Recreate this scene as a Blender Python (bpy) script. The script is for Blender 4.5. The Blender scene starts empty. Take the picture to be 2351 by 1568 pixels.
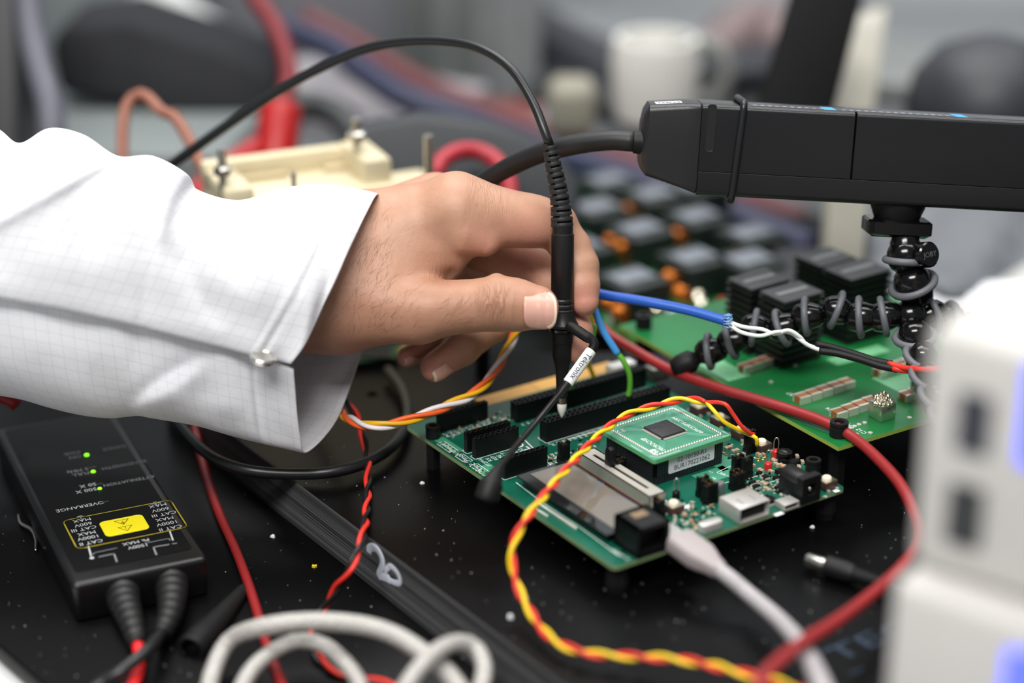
import bpy, bmesh, math, random
import numpy as np
from mathutils import Vector, Matrix

# ---------------------------------------------------------------- camera, light, exposure
scene = bpy.context.scene
COL = scene.collection
FPX = 70.0 / 36.0 * 2351.0          # focal length in pixels of the 2351x1568 frame
CXP, CYP = 1175.5, 784.0
PITCH = math.radians(22.8)
CAMZ = 368.0                         # everything below is written in millimetres
S = 0.001
cam_d = bpy.data.cameras.new("camera")
cam_d.lens = 70.0
cam_d.sensor_width = 36.0
cam_d.clip_start = 0.02
cam_d.clip_end = 20.0
cam_d.dof.use_dof = True
cam_d.dof.focus_distance = 0.798
cam_d.dof.aperture_fstop = 2.8
cam = bpy.data.objects.new("camera", cam_d)
COL.objects.link(cam)
cam.location = (0, 0, CAMZ * S)
cam.rotation_euler = (math.pi / 2 - PITCH, 0, 0)
scene.camera = cam

world = bpy.data.worlds.new("lab_air")
scene.world = world
world.use_nodes = True
_bg = world.node_tree.nodes["Background"]
_bg.inputs[0].default_value = (0.80, 0.86, 0.93, 1)
_bg.inputs[1].default_value = 0.17

def area_light(name, loc, size, power, color=(1, 1, 1), target=None):
    d = bpy.data.lights.new(name, 'AREA')
    d.shape = 'RECTANGLE'
    d.size, d.size_y = size
    d.energy = power
    d.color = color
    o = bpy.data.objects.new(name, d)
    COL.objects.link(o)
    o.location = loc
    if target is not None:
        v = Vector(target) - Vector(loc)
        o.rotation_euler = v.to_track_quat('-Z', 'Y').to_euler()
    return o

area_light("ceiling_panel_light", (-0.35, 1.15, 1.75), (1.2, 0.6), 19.0, (1.0, 0.985, 0.95))
area_light("ceiling_panel_light", (0.75, 0.9, 1.8), (1.2, 0.6), 11.0, (1.0, 0.985, 0.95))
area_light("ceiling_panel_light", (-0.35, -0.45, 1.65), (1.2, 0.6), 46.0, (1.0, 0.985, 0.95))
area_light("ceiling_panel_light", (0.3, 2.3, 1.9), (2.4, 0.6), 24.0, (0.97, 0.985, 1.0))

vs = scene.view_settings
scene.display_settings.display_device = 'sRGB'
vs.view_transform = 'Standard'
vs.look = 'None'
vs.exposure = 0.2
vs.gamma = 1.0
vs.use_curve_mapping = False

# ---------------------------------------------------------------- pixel -> place
_R = np.array([1.0, 0, 0])
_F = np.array([0, math.cos(PITCH), -math.sin(PITCH)])
_U = np.array([0, math.sin(PITCH), math.cos(PITCH)])
_C = np.array([0, 0, CAMZ])
def ray(x, y):
    return _F + _R * ((x - CXP) / FPX) - _U * ((y - CYP) / FPX)
def Z(x, y, z):                      # point seen at a pixel, at height z (mm)
    r = ray(x, y)
    return _C + r * ((z - CAMZ) / r[2])
def D(x, y, d):                      # point seen at a pixel, at depth d (mm)
    return _C + ray(x, y) * d
def Dn(P):                           # (n,3) array of px, py, depth
    P = np.asarray(P, float)
    r = _F[None] + _R[None] * ((P[:, 0:1] - CXP) / FPX) - _U[None] * ((P[:, 1:2] - CYP) / FPX)
    return _C[None] + r * P[:, 2:3]
def px_mm(d):
    return d / FPX

# ---------------------------------------------------------------- materials
def lin(c):
    out = []
    for v in c[:3]:
        v = v / 255.0
        out.append(v / 12.92 if v <= 0.04045 else ((v + 0.055) / 1.055) ** 2.4)
    return (out[0], out[1], out[2], 1.0)
MATS = {}
def mat(name, rgb, rough=0.5, metal=0.0, spec=0.5, var=0.06, nscale=60.0, bump=0.0, bscale=400.0,
        emit=None, estr=0.0, sss=0.0, trans=0.0, coat=0.0, rgb2=None):
    if name in MATS:
        return MATS[name]
    m = bpy.data.materials.new(name)
    m.use_nodes = True
    nt = m.node_tree
    b = nt.nodes["Principled BSDF"]
    tc = nt.nodes.new('ShaderNodeTexCoord')
    no = nt.nodes.new('ShaderNodeTexNoise')
    no.inputs['Scale'].default_value = nscale
    no.inputs['Detail'].default_value = 4.0
    nt.links.new(tc.outputs['Object'], no.inputs['Vector'])
    mx = nt.nodes.new('ShaderNodeMix')
    mx.data_type = 'RGBA'
    a = lin(rgb)
    if rgb2 is None:
        c1 = tuple(max(0, v * (1 - var * 2)) for v in a[:3]) + (1,)
        c2 = tuple(min(1, v * (1 + var * 2)) for v in a[:3]) + (1,)
    else:
        c1, c2 = a, lin(rgb2)
    mx.inputs[6].default_value = c1
    mx.inputs[7].default_value = c2
    nt.links.new(no.outputs['Fac'], mx.inputs[0])
    nt.links.new(mx.outputs[2], b.inputs['Base Color'])
    b.inputs['Roughness'].default_value = rough
    b.inputs['Metallic'].default_value = metal
    b.inputs['Specular IOR Level'].default_value = spec
    if sss:
        b.inputs['Subsurface Weight'].default_value = sss
        b.inputs['Subsurface Radius'].default_value = (0.004, 0.0015, 0.0008)
        b.inputs['Subsurface Scale'].default_value = 1.0
    if trans:
        b.inputs['Transmission Weight'].default_value = trans
    if coat:
        b.inputs['Coat Weight'].default_value = coat
        b.inputs['Coat Roughness'].default_value = 0.15
    if emit is not None:
        b.inputs['Emission Color'].default_value = lin(emit)
        b.inputs['Emission Strength'].default_value = estr
    if bump:
        n2 = nt.nodes.new('ShaderNodeTexNoise')
        n2.inputs['Scale'].default_value = bscale
        n2.inputs['Detail'].default_value = 3.0
        nt.links.new(tc.outputs['Object'], n2.inputs['Vector'])
        bp = nt.nodes.new('ShaderNodeBump')
        bp.inputs['Strength'].default_value = bump
        bp.inputs['Distance'].default_value = 0.001
        nt.links.new(n2.outputs['Fac'], bp.inputs['Height'])
        nt.links.new(bp.outputs['Normal'], b.inputs['Normal'])
    MATS[name] = m
    return m

M_blackplastic = mat("black_plastic", (18, 18, 20), 0.42, bump=0.12, bscale=2500)
M_header = mat("header_plastic", (10, 11, 12), 0.45, spec=0.28)
M_rubber = mat("black_rubber", (16, 16, 17), 0.55, spec=0.32)
M_cable = mat("cable_jacket", (24, 25, 27), 0.36)
M_grey_rubber = mat("grey_rubber", (100, 102, 108), 0.5)
M_gloss = mat("gloss_black", (10, 10, 11), 0.16)
M_silver = mat("tin_metal", (215, 213, 205), 0.28, 1.0)
M_solder = mat("solder_metal", (232, 228, 218), 0.3, 0.6)
M_gold = mat("gold_plate", (205, 150, 70), 0.32, 1.0)
M_goldmat = mat("gold_edge", (222, 170, 90), 0.45, 0.3)
M_copper = mat("copper_wire", (190, 105, 50), 0.3, 0.8)
M_white = mat("white_ink", (232, 236, 234), 0.6, var=0.02)
M_ink = mat("navy_ink", (35, 32, 70), 0.6)
M_inkblack = mat("black_ink", (14, 14, 16), 0.6)
M_sticker = mat("sticker_paper", (226, 224, 228), 0.55, var=0.02)
M_pcb = mat("pcb_green", (8, 74, 58), 0.3, spec=0.5, nscale=120, rgb2=(16, 100, 78))
M_pcbedge = mat("pcb_edge", (126, 150, 104), 0.6)
M_pcblight = mat("pcb_plane_green", (70, 148, 118), 0.35)
M_pim = mat("pcb_module_green", (62, 134, 108), 0.32, nscale=160, rgb2=(88, 158, 130))
M_pimedge = mat("pcb_module_edge", (86, 160, 106), 0.5)
M_power = mat("pcb_power_green", (12, 92, 46), 0.28, nscale=40, rgb2=(30, 124, 62))
M_poweredge = mat("pcb_power_edge", (150, 175, 80), 0.5)
M_brown = mat("button_brown", (70, 48, 42), 0.5)
M_cream = mat("cream_plastic", (238, 224, 196), 0.5)
M_tan = mat("capacitor_tan", (176, 132, 92), 0.5)
M_red = mat("red_plastic", (214, 38, 34), 0.4)
M_redw = mat("red_wire", (226, 52, 40), 0.42)
M_redcable = mat("red_cable", (146, 34, 36), 0.45)
M_yellow = mat("yellow_wire", (244, 206, 24), 0.4)
M_orange = mat("orange_wire", (236, 96, 36), 0.42)
M_whitew = mat("white_wire", (224, 218, 220), 0.42)
M_green = mat("green_wire", (112, 196, 60), 0.42)
M_blue = mat("blue_cable", (36, 92, 190), 0.4)
M_ltblue = mat("light_blue_tape", (66, 150, 222), 0.5)
M_gap = mat("seam_black", (5, 5, 6), 0.7)

# ---------------------------------------------------------------- mesh builder
class MB:
    def __init__(self):
        self.v, self.f, self.m = [], [], []
    def add(self, vs_, fs_, mi=0):
        o = len(self.v)
        self.v.extend([tuple(map(float, p)) for p in vs_])
        for f_ in fs_:
            self.f.append(tuple(i + o for i in f_))
            self.m.append(mi)
        return self
    def box(self, c, s, rz=0.0, mi=0, taper=1.0):
        hx, hy, hz = s[0] / 2, s[1] / 2, s[2] / 2
        ca, sa = math.cos(rz), math.sin(rz)
        vs_ = []
        for z, k in ((-hz, 1.0), (hz, taper)):
            for x, y in ((-hx, -hy), (hx, -hy), (hx, hy), (-hx, hy)):
                x *= k; y *= k
                vs_.append((c[0] + x * ca - y * sa, c[1] + x * sa + y * ca, c[2] + z))
        return self.add(vs_, [(3, 2, 1, 0), (4, 5, 6, 7), (0, 1, 5, 4), (1, 2, 6, 5), (2, 3, 7, 6), (3, 0, 4, 7)], mi)
    def loft(self, rings, caps=True, mi=0, close=True):
        n = len(rings[0])
        vs_ = [p for r in rings for p in r]
        fs_ = []
        for k in range(len(rings) - 1):
            for i in range(n if close else n - 1):
                j = (i + 1) % n
                fs_.append((k * n + i, k * n + j, (k + 1) * n + j, (k + 1) * n + i))
        if caps:
            fs_.append(tuple(reversed(range(n))))
            fs_.append(tuple(range((len(rings) - 1) * n, len(rings) * n)))
        return self.add(vs_, fs_, mi)
    def tube(self, pts, r, n=10, caps=True, mi=0):
        P = [np.asarray(p, float) for p in pts]
        rs = list(r) if hasattr(r, '__len__') else [r] * len(P)
        rings, up = [], None
        for i, p in enumerate(P):
            t = P[min(i + 1, len(P) - 1)] - P[max(i - 1, 0)]
            t = t / (np.linalg.norm(t) + 1e-9)
            if up is None:
                up = np.array([0, 0, 1.0]) if abs(t[2]) < 0.9 else np.array([1.0, 0, 0])
            up = up - t * (up @ t)
            up /= np.linalg.norm(up) + 1e-9
            w = np.cross(t, up)
            rings.append([p + rs[i] * (up * math.cos(2 * math.pi * k / n) + w * math.sin(2 * math.pi * k / n)) for k in range(n)])
        return self.loft(rings, caps, mi)
    def cyl(self, c, r, h, n=16, r2=None, mi=0):
        r2 = r if r2 is None else r2
        return self.loft([[(c[0] + q * math.cos(2 * math.pi * k / n), c[1] + q * math.sin(2 * math.pi * k / n), c[2] + z)
                           for k in range(n)] for q, z in ((r, 0), (r2, h))], True, mi)
    def lathe(self, prof, c=(0, 0, 0), n=20, mi=0, caps=True):
        return self.loft([[(c[0] + q * math.cos(2 * math.pi * k / n), c[1] + q * math.sin(2 * math.pi * k / n), c[2] + z)
                           for k in range(n)] for q, z in prof], caps, mi)
    def ball(self, c, r, n=14, mi=0, sc=(1, 1, 1)):
        prof = []
        rings = []
        for i in range(1, n // 2 + 1):
            a = -math.pi / 2 + math.pi * (i - 0.5) / (n // 2)
            rings.append([(c[0] + sc[0] * r * math.cos(a) * math.cos(2 * math.pi * k / n),
                           c[1] + sc[1] * r * math.cos(a) * math.sin(2 * math.pi * k / n),
                           c[2] + sc[2] * r * math.sin(a)) for k in range(n)])
        return self.loft(rings, True, mi)
    def torus(self, c, ax, R, r, n=24, m=8, mi=0):
        ax = np.asarray(ax, float); ax /= np.linalg.norm(ax)
        a = np.cross(ax, (0, 0, 1.0)) if abs(ax[2]) < 0.9 else np.cross(ax, (1.0, 0, 0))
        a /= np.linalg.norm(a); b = np.cross(ax, a); c = np.asarray(c, float)
        vs_, fs_ = [], []
        for i in range(n):
            t = 2 * math.pi * i / n
            e = a * math.cos(t) + b * math.sin(t)
            for j in range(m):
                q = 2 * math.pi * j / m
                vs_.append(c + e * (R + r * math.cos(q)) + ax * (r * math.sin(q)))
        for i in range(n):
            for j in range(m):
                fs_.append((i * m + j, ((i + 1) % n) * m + j, ((i + 1) % n) * m + (j + 1) % m, i * m + (j + 1) % m))
        return self.add(vs_, fs_, mi)
    def prism(self, poly, z0, z1, mi=0):
        return self.loft([[(x, y, z0) for x, y in poly], [(x, y, z1) for x, y in poly]], True, mi)
    def xform(self, M):
        M = np.asarray(M, float)
        a = np.asarray(self.v, float)
        self.v = [tuple(p) for p in (a @ M[:3, :3].T + M[:3, 3])]
        return self
    def build(self, name, m, parent=None, smooth=False, bevel=0.0, seg=2, origin=None, auto=None):
        me = bpy.data.meshes.new(name)
        vv = np.asarray(self.v, float)
        o_ = np.zeros(3) if origin is None else np.asarray(origin, float)
        me.from_pydata(((vv - o_) * S).tolist(), [], self.f)
        ms = m if isinstance(m, (list, tuple)) else [m]
        for q in ms:
            me.materials.append(q)
        if len(ms) > 1:
            me.polygons.foreach_set('material_index', self.m)
        bm = bmesh.new()
        bm.from_mesh(me)
        bmesh.ops.recalc_face_normals(bm, faces=bm.faces)
        if bevel:
            es = [e for e in bm.edges if len(e.link_faces) == 2 and e.calc_face_angle(0) > 0.5]
            bmesh.ops.bevel(bm, geom=es, offset=bevel * S, segments=seg, affect='EDGES', profile=0.5, clamp_overlap=True)
        if smooth or bevel:
            for f_ in bm.faces:
                f_.smooth = True
            if bevel or auto is not None:
                lim = 0.7 if auto is None else auto
                for e in bm.edges:
                    if len(e.link_faces) == 2 and e.calc_face_angle(0) > lim:
                        e.smooth = False
        bm.to_mesh(me)
        bm.free()
        ob = bpy.data.objects.new(name, me)
        COL.objects.link(ob)
        ob.location = tuple(o_ * S)
        if parent is not None:
            ob.parent = parent
        return ob

def tag(o, label=None, cat=None, group=None, kind=None):
    if label: o['label'] = label
    if cat: o['category'] = cat
    if group: o['group'] = group
    if kind: o['kind'] = kind
    return o
def thing(name, label, cat, loc=(0, 0, 0), rotz=0.0, group=None, matrix=None):
    o = bpy.data.objects.new(name, None)
    COL.objects.link(o)
    o.empty_display_size = 0.01
    if matrix is not None:
        o.matrix_world = matrix
    else:
        o.location = tuple(float(v) * S for v in loc)
        o.rotation_euler = (0, 0, rotz)
    return tag(o, label, cat, group)
def frame_matrix(origin, X, Y, Zv):   # mm origin, unit axes
    m = Matrix.Identity(4)
    for i, a in enumerate((X, Y, Zv)):
        for j in range(3):
            m[j][i] = float(a[j])
    for j in range(3):
        m[j][3] = float(origin[j]) * S
    return m
def spline(pts, n=8):
    P = np.asarray(pts, float)
    P = np.vstack([2 * P[0] - P[1], P, 2 * P[-1] - P[-2]])
    out = []
    for i in range(1, len(P) - 2):
        p0, p1, p2, p3 = P[i - 1], P[i], P[i + 1], P[i + 2]
        for k in range(n):
            t = k / n
            out.append(0.5 * (2 * p1 + (p2 - p0) * t + (2 * p0 - 5 * p1 + 4 * p2 - p3) * t * t + (3 * p1 - p0 - 3 * p2 + p3) * t ** 3))
    out.append(P[-2])
    return np.asarray(out)
def resample(P, step):
    P = np.asarray(P, float)
    s = np.concatenate([[0], np.cumsum(np.linalg.norm(np.diff(P, axis=0), axis=1))])
    n = max(2, int(s[-1] / step) + 1)
    q = np.linspace(0, s[-1], n)
    return np.stack([np.interp(q, s, P[:, i]) for i in range(P.shape[1])], 1), q
def cable(name, pts, r, m, label=None, cat="cable", parent=None, n=10, step=4.0, px=True, group=None):
    P = Dn(pts) if px else np.asarray(pts, float)
    P, _ = resample(spline(P, 12), step)
    o = MB().tube(P, r, n).build(name, m, parent, True, origin=None if parent else P[0])
    if label:
        tag(o, label, cat, group)
    return o
def twisted(name, label, pts, rw, off, pitch, wires, cat="wire", phase=0.0, step=1.2, px=True):
    """wires: list of (part name, material); all wound round the centre line"""
    P = Dn(pts) if px else np.asarray(pts, float)
    P, q = resample(spline(P, 14), step)
    t = thing(name, label, cat, P[0])
    T = np.gradient(P, axis=0); T /= np.linalg.norm(T, axis=1)[:, None]
    up = np.array([0, 0, 1.0]); ups = []
    for i in range(len(P)):
        up = up - T[i] * (up @ T[i]); up /= np.linalg.norm(up); ups.append(up.copy())
    ups = np.asarray(ups); W = np.cross(T, ups)
    for k, (nm, m) in enumerate(wires):
        a = 2 * math.pi * (q / pitch + k / len(wires)) + phase
        Q = P + off * (ups * np.cos(a)[:, None] + W * np.sin(a)[:, None])
        MB().tube(Q - P[0], rw, 8).build(nm, m, t, True)
    return t
_dg = None
def text_mb(s, size, align='CENTER', sx=1.0):
    """flat letter outlines in the local XY plane, millimetres"""
    cu = bpy.data.curves.new("letters", 'FONT')
    cu.body = s
    cu.size = size
    cu.align_x = align
    cu.align_y = 'CENTER'
    cu.resolution_u = 3
    ob = bpy.data.objects.new("letters", cu)
    COL.objects.link(ob)
    bpy.context.view_layer.update()
    me = bpy.data.meshes.new_from_object(ob.evaluated_get(bpy.context.evaluated_depsgraph_get()))
    mb = MB()
    mb.add([(v.co.x * sx, v.co.y, v.co.z) for v in me.vertices], [tuple(p.vertices) for p in me.polygons])
    bpy.data.objects.remove(ob)
    bpy.data.curves.remove(cu)
    bpy.data.meshes.remove(me)
    return mb
def place(mb, loc, X=(1, 0, 0), Y=(0, 1, 0)):
    X = np.asarray(X, float); X /= np.linalg.norm(X)
    Y = np.asarray(Y, float); Y = Y - X * (X @ Y); Y /= np.linalg.norm(Y)
    M = np.eye(4); M[:3, 0] = X; M[:3, 1] = Y; M[:3, 2] = np.cross(X, Y); M[:3, 3] = loc
    return mb.xform(M)
def rrect(w, h, r, n=4):
    """rounded rectangle outline, centred"""
    out = []
    for cx, cy, a0 in ((w / 2 - r, h / 2 - r, 0), (-w / 2 + r, h / 2 - r, 90), (-w / 2 + r, -h / 2 + r, 180), (w / 2 - r, -h / 2 + r, 270)):
        for k in range(n + 1):
            a = math.radians(a0 + 90 * k / n)
            out.append((cx + r * math.cos(a), cy + r * math.sin(a)))
    return out
def strip(mb, pts, w, z=0.0, closed=False, mi=0):
    """flat printed line of width w through 2D points"""
    P = [np.asarray(p, float) for p in pts]
    if closed: P = P + [P[0]]
    for a, b in zip(P[:-1], P[1:]):
        t = b - a; L = np.linalg.norm(t)
        if L < 1e-6: continue
        t = t / L; nrm = np.array([-t[1], t[0]]) * w / 2
        a2, b2 = a - t * w / 2, b + t * w / 2
        mb.add([(*(a2 - nrm), z), (*(b2 - nrm), z), (*(b2 + nrm), z), (*(a2 + nrm), z)], [(0, 1, 2, 3)], mi)
    return mb
random.seed(7)
# ---------------------------------------------------------------- bench
LOW = -21.0
m_bench = mat("bench_black", (6, 6, 7), 0.34, spec=0.13, var=0.25, nscale=30, bump=0.05, bscale=900)
m_plate = mat("plate_black", (6, 6, 7), 0.30, spec=0.15, var=0.3, nscale=22, bump=0.05, bscale=1600)
def scratched(name, rgb):
    m = mat(name, rgb, 0.6, var=0.3, nscale=50)
    nt = m.node_tree
    b = nt.nodes["Principled BSDF"]
    tc = nt.nodes.new('ShaderNodeTexCoord')
    mp = nt.nodes.new('ShaderNodeMapping')
    mp.inputs['Rotation'].default_value = (0.35, 0, 0)
    mp.inputs['Scale'].default_value = (1, 160, 1600)
    no = nt.nodes.new('ShaderNodeTexNoise')
    no.inputs['Scale'].default_value = 1.0
    no.inputs['Detail'].default_value = 6
    nt.links.new(tc.outputs['Object'], mp.inputs[0])
    nt.links.new(mp.outputs[0], no.inputs['Vector'])
    cr = nt.nodes.new('ShaderNodeValToRGB')
    cr.color_ramp.elements[0].color = lin((34, 35, 36))
    cr.color_ramp.elements[0].position = 0.38
    cr.color_ramp.elements[1].color = lin((112, 113, 115))
    cr.color_ramp.elements[1].position = 0.68
    nt.links.new(no.outputs['Fac'], cr.inputs[0])
    nt.links.new(cr.outputs[0], b.inputs['Base Color'])
    return m
m_platedge = scratched("plate_cut_edge", (50, 51, 52))
# the bench: a thick top whose near left corner shows at the picture's lower left
cornerA = Z(-30, 1455, LOW)
cornerB = Z(110, 1580, LOW)
mb = MB()
cornerC = cornerA + (cornerB - cornerA) * 6.0
poly = [tuple(cornerA[:2]), tuple(cornerC[:2]), (900, cornerC[1]), (900, 1120), (-900, 1120), (-900, 700)]
mb.prism(poly, LOW - 8, LOW)
o = mb.build("lab_bench", m_bench, None, bevel=1.0)
tag(o, "black lab bench top with scattered dust that everything stands on", "bench")
# raised black base plate carrying the circuit boards; its scratched cut edge is the band numbered in paint
e0 = Z(520, 985, 0.0); e1 = Z(1300, 1574, 0.0)
dirv = (e1 - e0); dirv /= np.linalg.norm(dirv)
pa = e0 - dirv * 60; pb = e1 + dirv * 240
plate_t = thing("base_plate", "thick black base plate with a scratched cut edge under the circuit boards", "plate", (0, 0, LOW))
poly = [tuple(pa[:2]), tuple(pb[:2]), (520, pb[1]), (520, 1000), (pa[0] - 40, 1000), (pa[0] - 40, pa[1])]
zz = -LOW
mb = MB().prism([tuple(pa[:2]), tuple(pb[:2]), (520, pb[1]), (520, 862), (pa[0], 862)], 0.02, zz)
mb.build("plate_top", m_plate, plate_t)
nrm = np.array([dirv[1], -dirv[0], 0]);
if nrm[0] > 0: nrm = -nrm
q0, q1 = pa + nrm * 0.25, pb + nrm * 0.25
mb = MB()
L = np.linalg.norm(pb - pa)
mb.box((L / 2, 0, -LOW / 2 - 0.1), (L, 0.5, -LOW - 0.2))
oe = mb.build("cut_edge", m_platedge, plate_t)
oe.location = (q0[0] * S, q0[1] * S, 0.0)
oe.rotation_euler = (0, 0, math.atan2(dirv[1], dirv[0]))
oe['label'] = "scratched grey cut edge"
# hand painted number on the cut edge
lead = np.array([D(843, 1262, 780), D(853, 1256, 780), D(868, 1262, 780), D(880, 1285, 780), D(876, 1305, 780), D(870, 1318, 780), D(880, 1330, 780), D(900, 1334, 780), D(914, 1338, 780)])
def to_edge(px, py):                 # where the pixel's ray meets the edge face
    r = ray(px, py)
    nn = nrm; p0 = pa + nrm * 0.7
    t = ((p0 - _C) @ nn) / (r @ nn)
    return _C + r * t
digits = [([(846, 1272), (846, 1262), (853, 1257), (864, 1262), (874, 1278), (877, 1296), (872, 1312), (868, 1322), (880, 1326), (894, 1332)], 7.5, 1.9),
          ([(890, 1303), (884, 1315), (893, 1332), (910, 1340), (917, 1336), (912, 1318), (898, 1302), (890, 1303)], 5.0, 1.3)]
for pts, wpx, r in digits:
    P = np.array([to_edge(*p) for p in pts])
    P, _ = resample(spline(P, 8), 0.8)
    mb = MB().tube(P - np.array([0, 0, LOW]), r, 8)
    a = np.asarray(mb.v)
    dd = (a - (pa + nrm * 0.5)) @ nrm
    a = a - nrm[None] * (dd * 0.93)[:, None]
    mb.v = [tuple(p) for p in a]
    mb.build("painted_digit", mat("paint_white", (205, 210, 222), 0.6), plate_t, True)
# blue lettering printed on the plate at the lower right
def plate_pt(px, py): return Z(px, py, 0.15)
def plate_text(s, px0, py0, px1, py1, size, m, parent, hpx=None):
    a, b = plate_pt(px0, py0), plate_pt(px1, py1)
    X = (b - a); w = np.linalg.norm(X)
    mb = text_mb(s, size)
    vx = [p[0] for p in mb.v]; sc = w / (max(vx) - min(vx))
    mb.v = [(p[0] * sc, p[1], p[2]) for p in mb.v]
    c = (a + b) / 2 - np.array([0, 0, LOW])
    place(mb, c, X / w, np.array([-X[1], X[0], 0]) / w)
    return mb.build("printed_letters", m, parent)
m_blueprint = mat("blue_print", (15, 42, 64), 0.5)
plate_text("TEC", 1910, 1508, 2095, 1428, 13, m_blueprint, plate_t)
plate_text("- - -", 1945, 1546, 2120, 1466, 10, m_blueprint, plate_t)
# the white floor / side unit glimpsed past the bench corner
mb = MB().box((-320, 480, LOW - 30), (700, 580, 40))
tag(mb.build("side_cabinet", mat("cabinet_white", (226, 228, 228), 0.5), None, bevel=2),
    "white cabinet top glimpsed below the bench at the picture's lower left corner", "cabinet")
# ---------------------------------------------------------------- development board
BT = 13.6                                        # board top, mm above the plate
BROT = math.radians(34.0)
BF0 = np.array([36.94, 632.1])
_bc, _bs = math.cos(BROT), math.sin(BROT)
def B(px, py, z=BT):                             # pixel -> board coordinates (u, v)
    p = Z(px, py, z)[:2] - BF0
    return float(p[0] * _bc + p[1] * _bs), float(-p[0] * _bs + p[1] * _bc)
dev = thing("development_board", "large green development board carrying headers, display and a slider", "circuit board", (BF0[0], BF0[1], 0), BROT)
BW, BL = 113.0, 146.0
poly = rrect(BW, BL, 2.5, 4)
poly = [(x + BW / 2, y + BL / 2) for x, y in poly]
mb = MB()
n = len(poly)
mb.add([(x, y, BT) for x, y in poly], [tuple(range(n))], 0)
mb.add([(x, y, BT - 1.6) for x, y in poly], [tuple(reversed(range(n)))], 0)
mb.loft([[(x, y, BT - 1.6) for x, y in poly], [(x, y, BT) for x, y in poly]], False, 1)
mb.build("board", [M_pcb, M_pcbedge], dev)
# gold plated card edge along the far side
mb = MB()
for k in range(2):
    u0, u1 = (38, 66.6) if k == 0 else (67.0, 110)
    mb.box(((u0 + u1) / 2, BL + 1.5, BT - 0.75), (u1 - u0, 9, 1.64))
mb.build("gold_edge_contact", M_goldmat, dev)
def silk(pts, w=0.35, closed=False, name="printed_line"):
    strip(MB(), pts, w, BT + 0.06, closed).build(name, M_white, dev)
def bsmall(s, u, v, size, ang, name="printed_letters"):
    mb = text_mb(s, size)
    a = math.radians(ang)
    place(mb, (u, v, BT + 0.07), (math.cos(a), math.sin(a), 0), (-math.sin(a), math.cos(a), 0))
    return mb.build(name, M_white, dev)
# lighter bare planes
for (px, py, w, h) in ((1660, 1062, 10, 12), (1030, 1022, 5, 16), (1120, 1080, 8, 10), (1480, 1250, 16, 9), (1640, 1090, 16, 9), (1560, 1230, 12, 6)):
    u, v = B(px, py)
    MB().box((u, v, BT + 0.02), (w, h, 0.03)).build("copper_plane", M_pcblight, dev)
# ---- female headers
def header(px, py, pins, rows=1, h=8.5, name="socket_header", du=0.0, dv=0.0, L=None):
    u, v = B(px, py)
    u += du; v += dv
    p = 2.54
    L = pins * p if L is None else L
    pins = int(round(L / p)); p = L / pins
    w = 2.5 * rows
    mb = MB().box((u + L / 2, v + w / 2, BT + (h - 0.9) / 2), (L, w, h - 0.9))
    for r in range(rows + 1):
        mb.box((u + L / 2, v + r * (w / rows) + (0.3 if r == 0 else -0.3 if r == rows else 0), BT + h - 0.45), (L, 0.6, 0.9))
    for k in range(pins + 1):
        x = u + min(max(k * p, 0.35), L - 0.35)
        mb.box((x, v + w / 2, BT + h - 0.45), (0.75, w, 0.9))
    o = mb.build(name, M_header, dev)
    return u, v, L, w
H_A = header(1009, 994, 9, 1, 8.0, L=24)
H_B1 = header(1073, 1040, 8, 1, 8.5, L=21)
H_B2 = header(1092, 1053, 8, 1, 8.5, L=21)
H_C = header(1159, 1100, 8, 1, 8.5, L=20.5)
H_D = header(1187, 972, 26, 2, 8.5, L=68)
H_E = header(1255, 1016, 25, 2, 8.8, L=64)
# ---- silkscreen beside the headers
def text_rows(px, py, words, step, size, ang=90, along_u=True):
    u, v = B(px, py)
    for i, s in enumerate(words):
        bsmall(s, u + (i * step if along_u else 0), v + (0 if along_u else i * step), size, ang)
def pin_labels(hd, words, size=2.5, off=3.4, n=None):
    u, v, L, w = hd
    k = len(words)
    for i, s_ in enumerate(words):
        bsmall(s_, u + (i + 0.5) * L / k, v - off, size, 90)
pin_labels(H_B2, ["P72PWM", "RX", "REF", "RE", "ECT", "RF", "A1", "A2"], 2.6, 3.8)
pin_labels(H_A, ["INT", "AN2", "RST", "CS3", "SCK", "SDO", "3V3", "GND", "5V0"], 2.6, 3.4)
pin_labels(H_E, ["P%d" % (2 * i + 1) for i in range(24)], 2.3, 3.0)
pin_labels(H_D, ["P%d" % (2 * i + 1) for i in range(24)], 2.0, 2.4)
u, v = B(1262, 1062)
for i in range(5):
    bsmall("AN%d" % i, u + i * 2.5, v + 4, 2.3, 90)
    bsmall("RB%d" % i, u + i * 2.5, v - 1.6, 2.3, 90)
u, v = B(1215, 1038); bsmall("EXPLO", u, v, 7.5, 90)
u, v = B(1228, 1062); bsmall("16/32", u + 2, v, 3.2, 90)
for (px, py) in ((1082, 1077), (1049, 1054), (1019, 1031)):
    u, v = B(px, py)
    bsmall("Pmod", 3.3, v, 3.6, 90)
    silk([(1.4, v - 8), (1.4, v + 6.0), (5.2, v + 6.0), (5.2, v - 8)], 0.3, True, "printed_frame")
# header outlines
for (u, v, L, w) in (H_B2, H_C, H_E, H_B1):
    silk([(u - .6, v - .6), (u + L + .6, v - .6), (u + L + .6, v + w + .6), (u - .6, v + w + .6)], 0.3, True, "printed_frame")
silk([B(1185, 1108), B(1240, 1150), B(1330, 1210), B(1420, 1275)], 0.35)
silk([B(1300, 1010), B(1370, 990)], 0.5)
silk([B(1196, 1002), B(1268, 1072), B(1300, 1066)], 0.5)
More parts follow.
